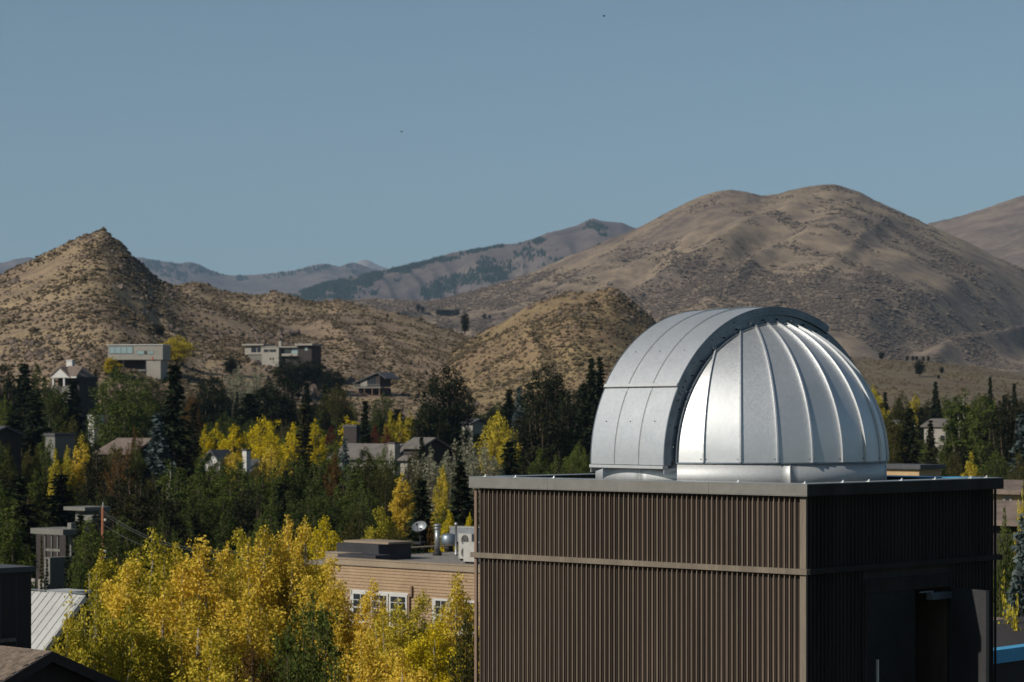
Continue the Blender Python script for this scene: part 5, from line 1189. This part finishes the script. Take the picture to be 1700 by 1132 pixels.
# boulders below the stepped house
for k in range(26):
    u = random.gauss(522, 26); v = random.uniform(612, 668)
    if k < 6: u = random.uniform(440, 500); v = random.uniform(552, 566)
    Y, z = seat(u, v, [knob, mid], 590, 1000); r_ = random.uniform(.8, 1.9)
    bm = bmesh.new(); bmesh.ops.create_icosphere(bm, subdivisions=2, radius=1)
    sd2 = random.random()*50
    for vt in bm.verts:
        c = vt.co; f = 1+.55*(vnoise(np.array(c.x*1.3+sd2), np.array(c.y*1.3+c.z*1.7), 3)-.5)+.25*(vnoise(np.array(c.x*3+sd2), np.array(c.y*3+c.z*3), 5)-.5); vt.co = c*float(f)
    me = bpy.data.meshes.new('boulder'); bm.to_mesh(me); bm.free(); me.materials.append(M['rock'])
    o = link_mesh('boulder', me); o.location = ((u-850)/F*Y, Y, z+r_*.3); o.scale = (r_*.9, r_, r_*random.uniform(.9, 1.5)); o.rotation_euler = (random.uniform(-.3, .3), random.uniform(-.3, .3), random.uniform(0, 6))
    tag(o, 'pinkish brown boulder on the rocky spur round the stepped house', 'boulder', 'boulders round the stepped house')
# filling in the belt: rows of trees at increasing distance
sky_u = [-60, 0, 60, 120, 200, 260, 320, 360, 420, 470, 520, 560, 600, 640, 690, 740, 800, 850, 900, 960, 1010, 1440, 1500, 1560, 1620, 1700, 1760]
sky_v = [640, 640, 650, 672, 665, 660, 668, 650, 652, 660, 668, 672, 682, 690, 686, 680, 680, 668, 660, 650, 645, 655, 664, 664, 662, 662, 662]
rows = [(590, 0, 16, 30), (545, 6, 17, 32), (490, 20, 18, 36), (430, 42, 20, 40), (375, 62, 22, 46), (318, 92, 26, 54), (272, 125, 30, 60), (222, 158, 36, 66), (180, 185, 44, 80)]
G = {}
def region(u): return 'left' if u < 330 else 'centre' if u < 700 else 'near the dome' if u < 1200 else 'right'
spots = [(80, 'at the left edge'), (240, 'between the white cottage and the modern grey house'), (330, 'around the white trunked poplar'), (450, 'around the biggest bright yellow tree'), (560, 'below the stepped house'), (700, 'around the long low house'), (860, 'above the flat gravel roof'), (1010, 'just left of the dome'), (1520, 'just right of the dome'), (1600, 'around the pinkish house'), (9999, 'near the right edge')]
names = {'l_dark': 'dark conifer', 'l_pine': 'brownish conifer', 'l_green': 'green leafy tree', 'l_mid': 'deep green tree', 'l_olive': 'olive green tree', 'l_lime': 'yellow green tree', 'l_sage': 'pale grey green tree', 'l_rust': 'rusty brown tree', 'l_yellow': 'yellow tree'}
where = {'left': 'in the dense belt at the left', 'centre': 'in the dense belt left of the tower', 'near the dome': 'in the dense belt beside the dome', 'right': 'in the dense belt right of the dome'}
for (Y, dv, step, wp) in rows:
    u = -50.0
    while u < 1750:
        u += step*random.uniform(1.0, 1.75)
        if 1010 < u < 1440: continue
        if Y < 300 and (u > 1420 or (Y < 240 and u > 760) or (Y < 200 and (u > 500 or 45 < u < 130))): continue
        if Y < 400 and u > 1420 and dv > 70: continue
        v = float(np.interp(u, sky_u, sky_v))+dv+random.gauss(0, 7)
        # keep the houses in view
        blk = [(84, 132, 596, 634, 480), (530, 690, 703, 733, 335), (165, 212, 718, 731, 305), (72, 92, 720, 728, 305), (346, 362, 736, 752, 325), (409, 424, 733, 758, 320), (1525, 1575, 690, 722, 445)]
        if any(a-12 < u < b+12 and Y < yy and v < d for a, b, c, d, yy in blk): v = max(d_ for a_, b_, c_, d_, y_ in blk if a_-12 < u < b_+12 and Y < y_)+random.uniform(0, 10)
        rr = random.random()
        if u > 1420: kd = random.choice(['spruce', 'poplar', 'round', 'pine', 'spruce', 'poplar']); m = {'spruce': 'l_dark', 'pine': random.choice(['l_dark', 'l_pine'])}.get(kd) or random.choice(['l_green', 'l_mid', 'l_olive', 'l_green', 'l_lime'])
        elif Y > 460: kd = random.choice(['spruce', 'pine', 'round', 'round', 'poplar']); m = {'spruce': 'l_dark', 'pine': 'l_dark'}.get(kd) or random.choice(['l_mid', 'l_olive', 'l_green', 'l_mid'])
        elif Y > 360: kd = random.choice(['spruce', 'pine', 'round', 'round', 'poplar', 'willow']); m = {'spruce': 'l_dark', 'pine': random.choice(['l_dark', 'l_pine'])}.get(kd) or random.choice(['l_mid', 'l_mid', 'l_green', 'l_olive', 'l_green'])
        else: kd = random.choice(['poplar', 'poplar', 'spruce', 'willow', 'pine', 'round', 'poplar']); m = {'spruce': 'l_dark', 'pine': 'l_pine'}.get(kd) or random.choice(['l_green', 'l_mid', 'l_green', 'l_olive', 'l_mid', 'l_olive'])
        n = {'spruce': 4, 'pine': 3, 'round': 4, 'poplar': 4, 'willow': 2}[kd]
        w = wp*random.uniform(.8, 1.3)*(.7 if kd in ('poplar', 'spruce') else 1)
        rg = region(u); spot = next(t for q, t in spots if u < q); lab = names[m]+(' in the far rows ' if Y > 460 else ' in the middle rows ' if Y > 330 else ' in the front rows ')+spot
        plant(kd+str(random.randrange(n)), u, v, Y+random.uniform(-16, 16), w, m, 'bark', lab, 'tree', 'trees '+where[rg])
# two birds far off in the sky
for (u, v, Y, sz, lb) in ((1003, 27, 150, .16, 'tiny dark bird high in the sky near the top edge'), (667, 219, 170, .13, 'tiny dark bird in mid sky above the far ridge')):
    mb = MB().tube([(-sz*.5, 0, 0), (-sz*.2, 0, .01), (sz*.2, 0, .01), (sz*.5, 0, 0)], [.005, .035, .035, .006], 6)
    for s_ in (-1, 1): mb.prism([(-.05, 0, .02), (.06, 0, .02), (.02, s_*sz*.5, .07), (-.03, s_*sz*.95, .03), (-.07, s_*sz*.5, .07)], (0, 0, .006))
    o = mb.build('bird', M['rubber']); o.location = W(u, v, Y); o.rotation_euler = (0, 0, .5); tag(o, lb, 'bird')
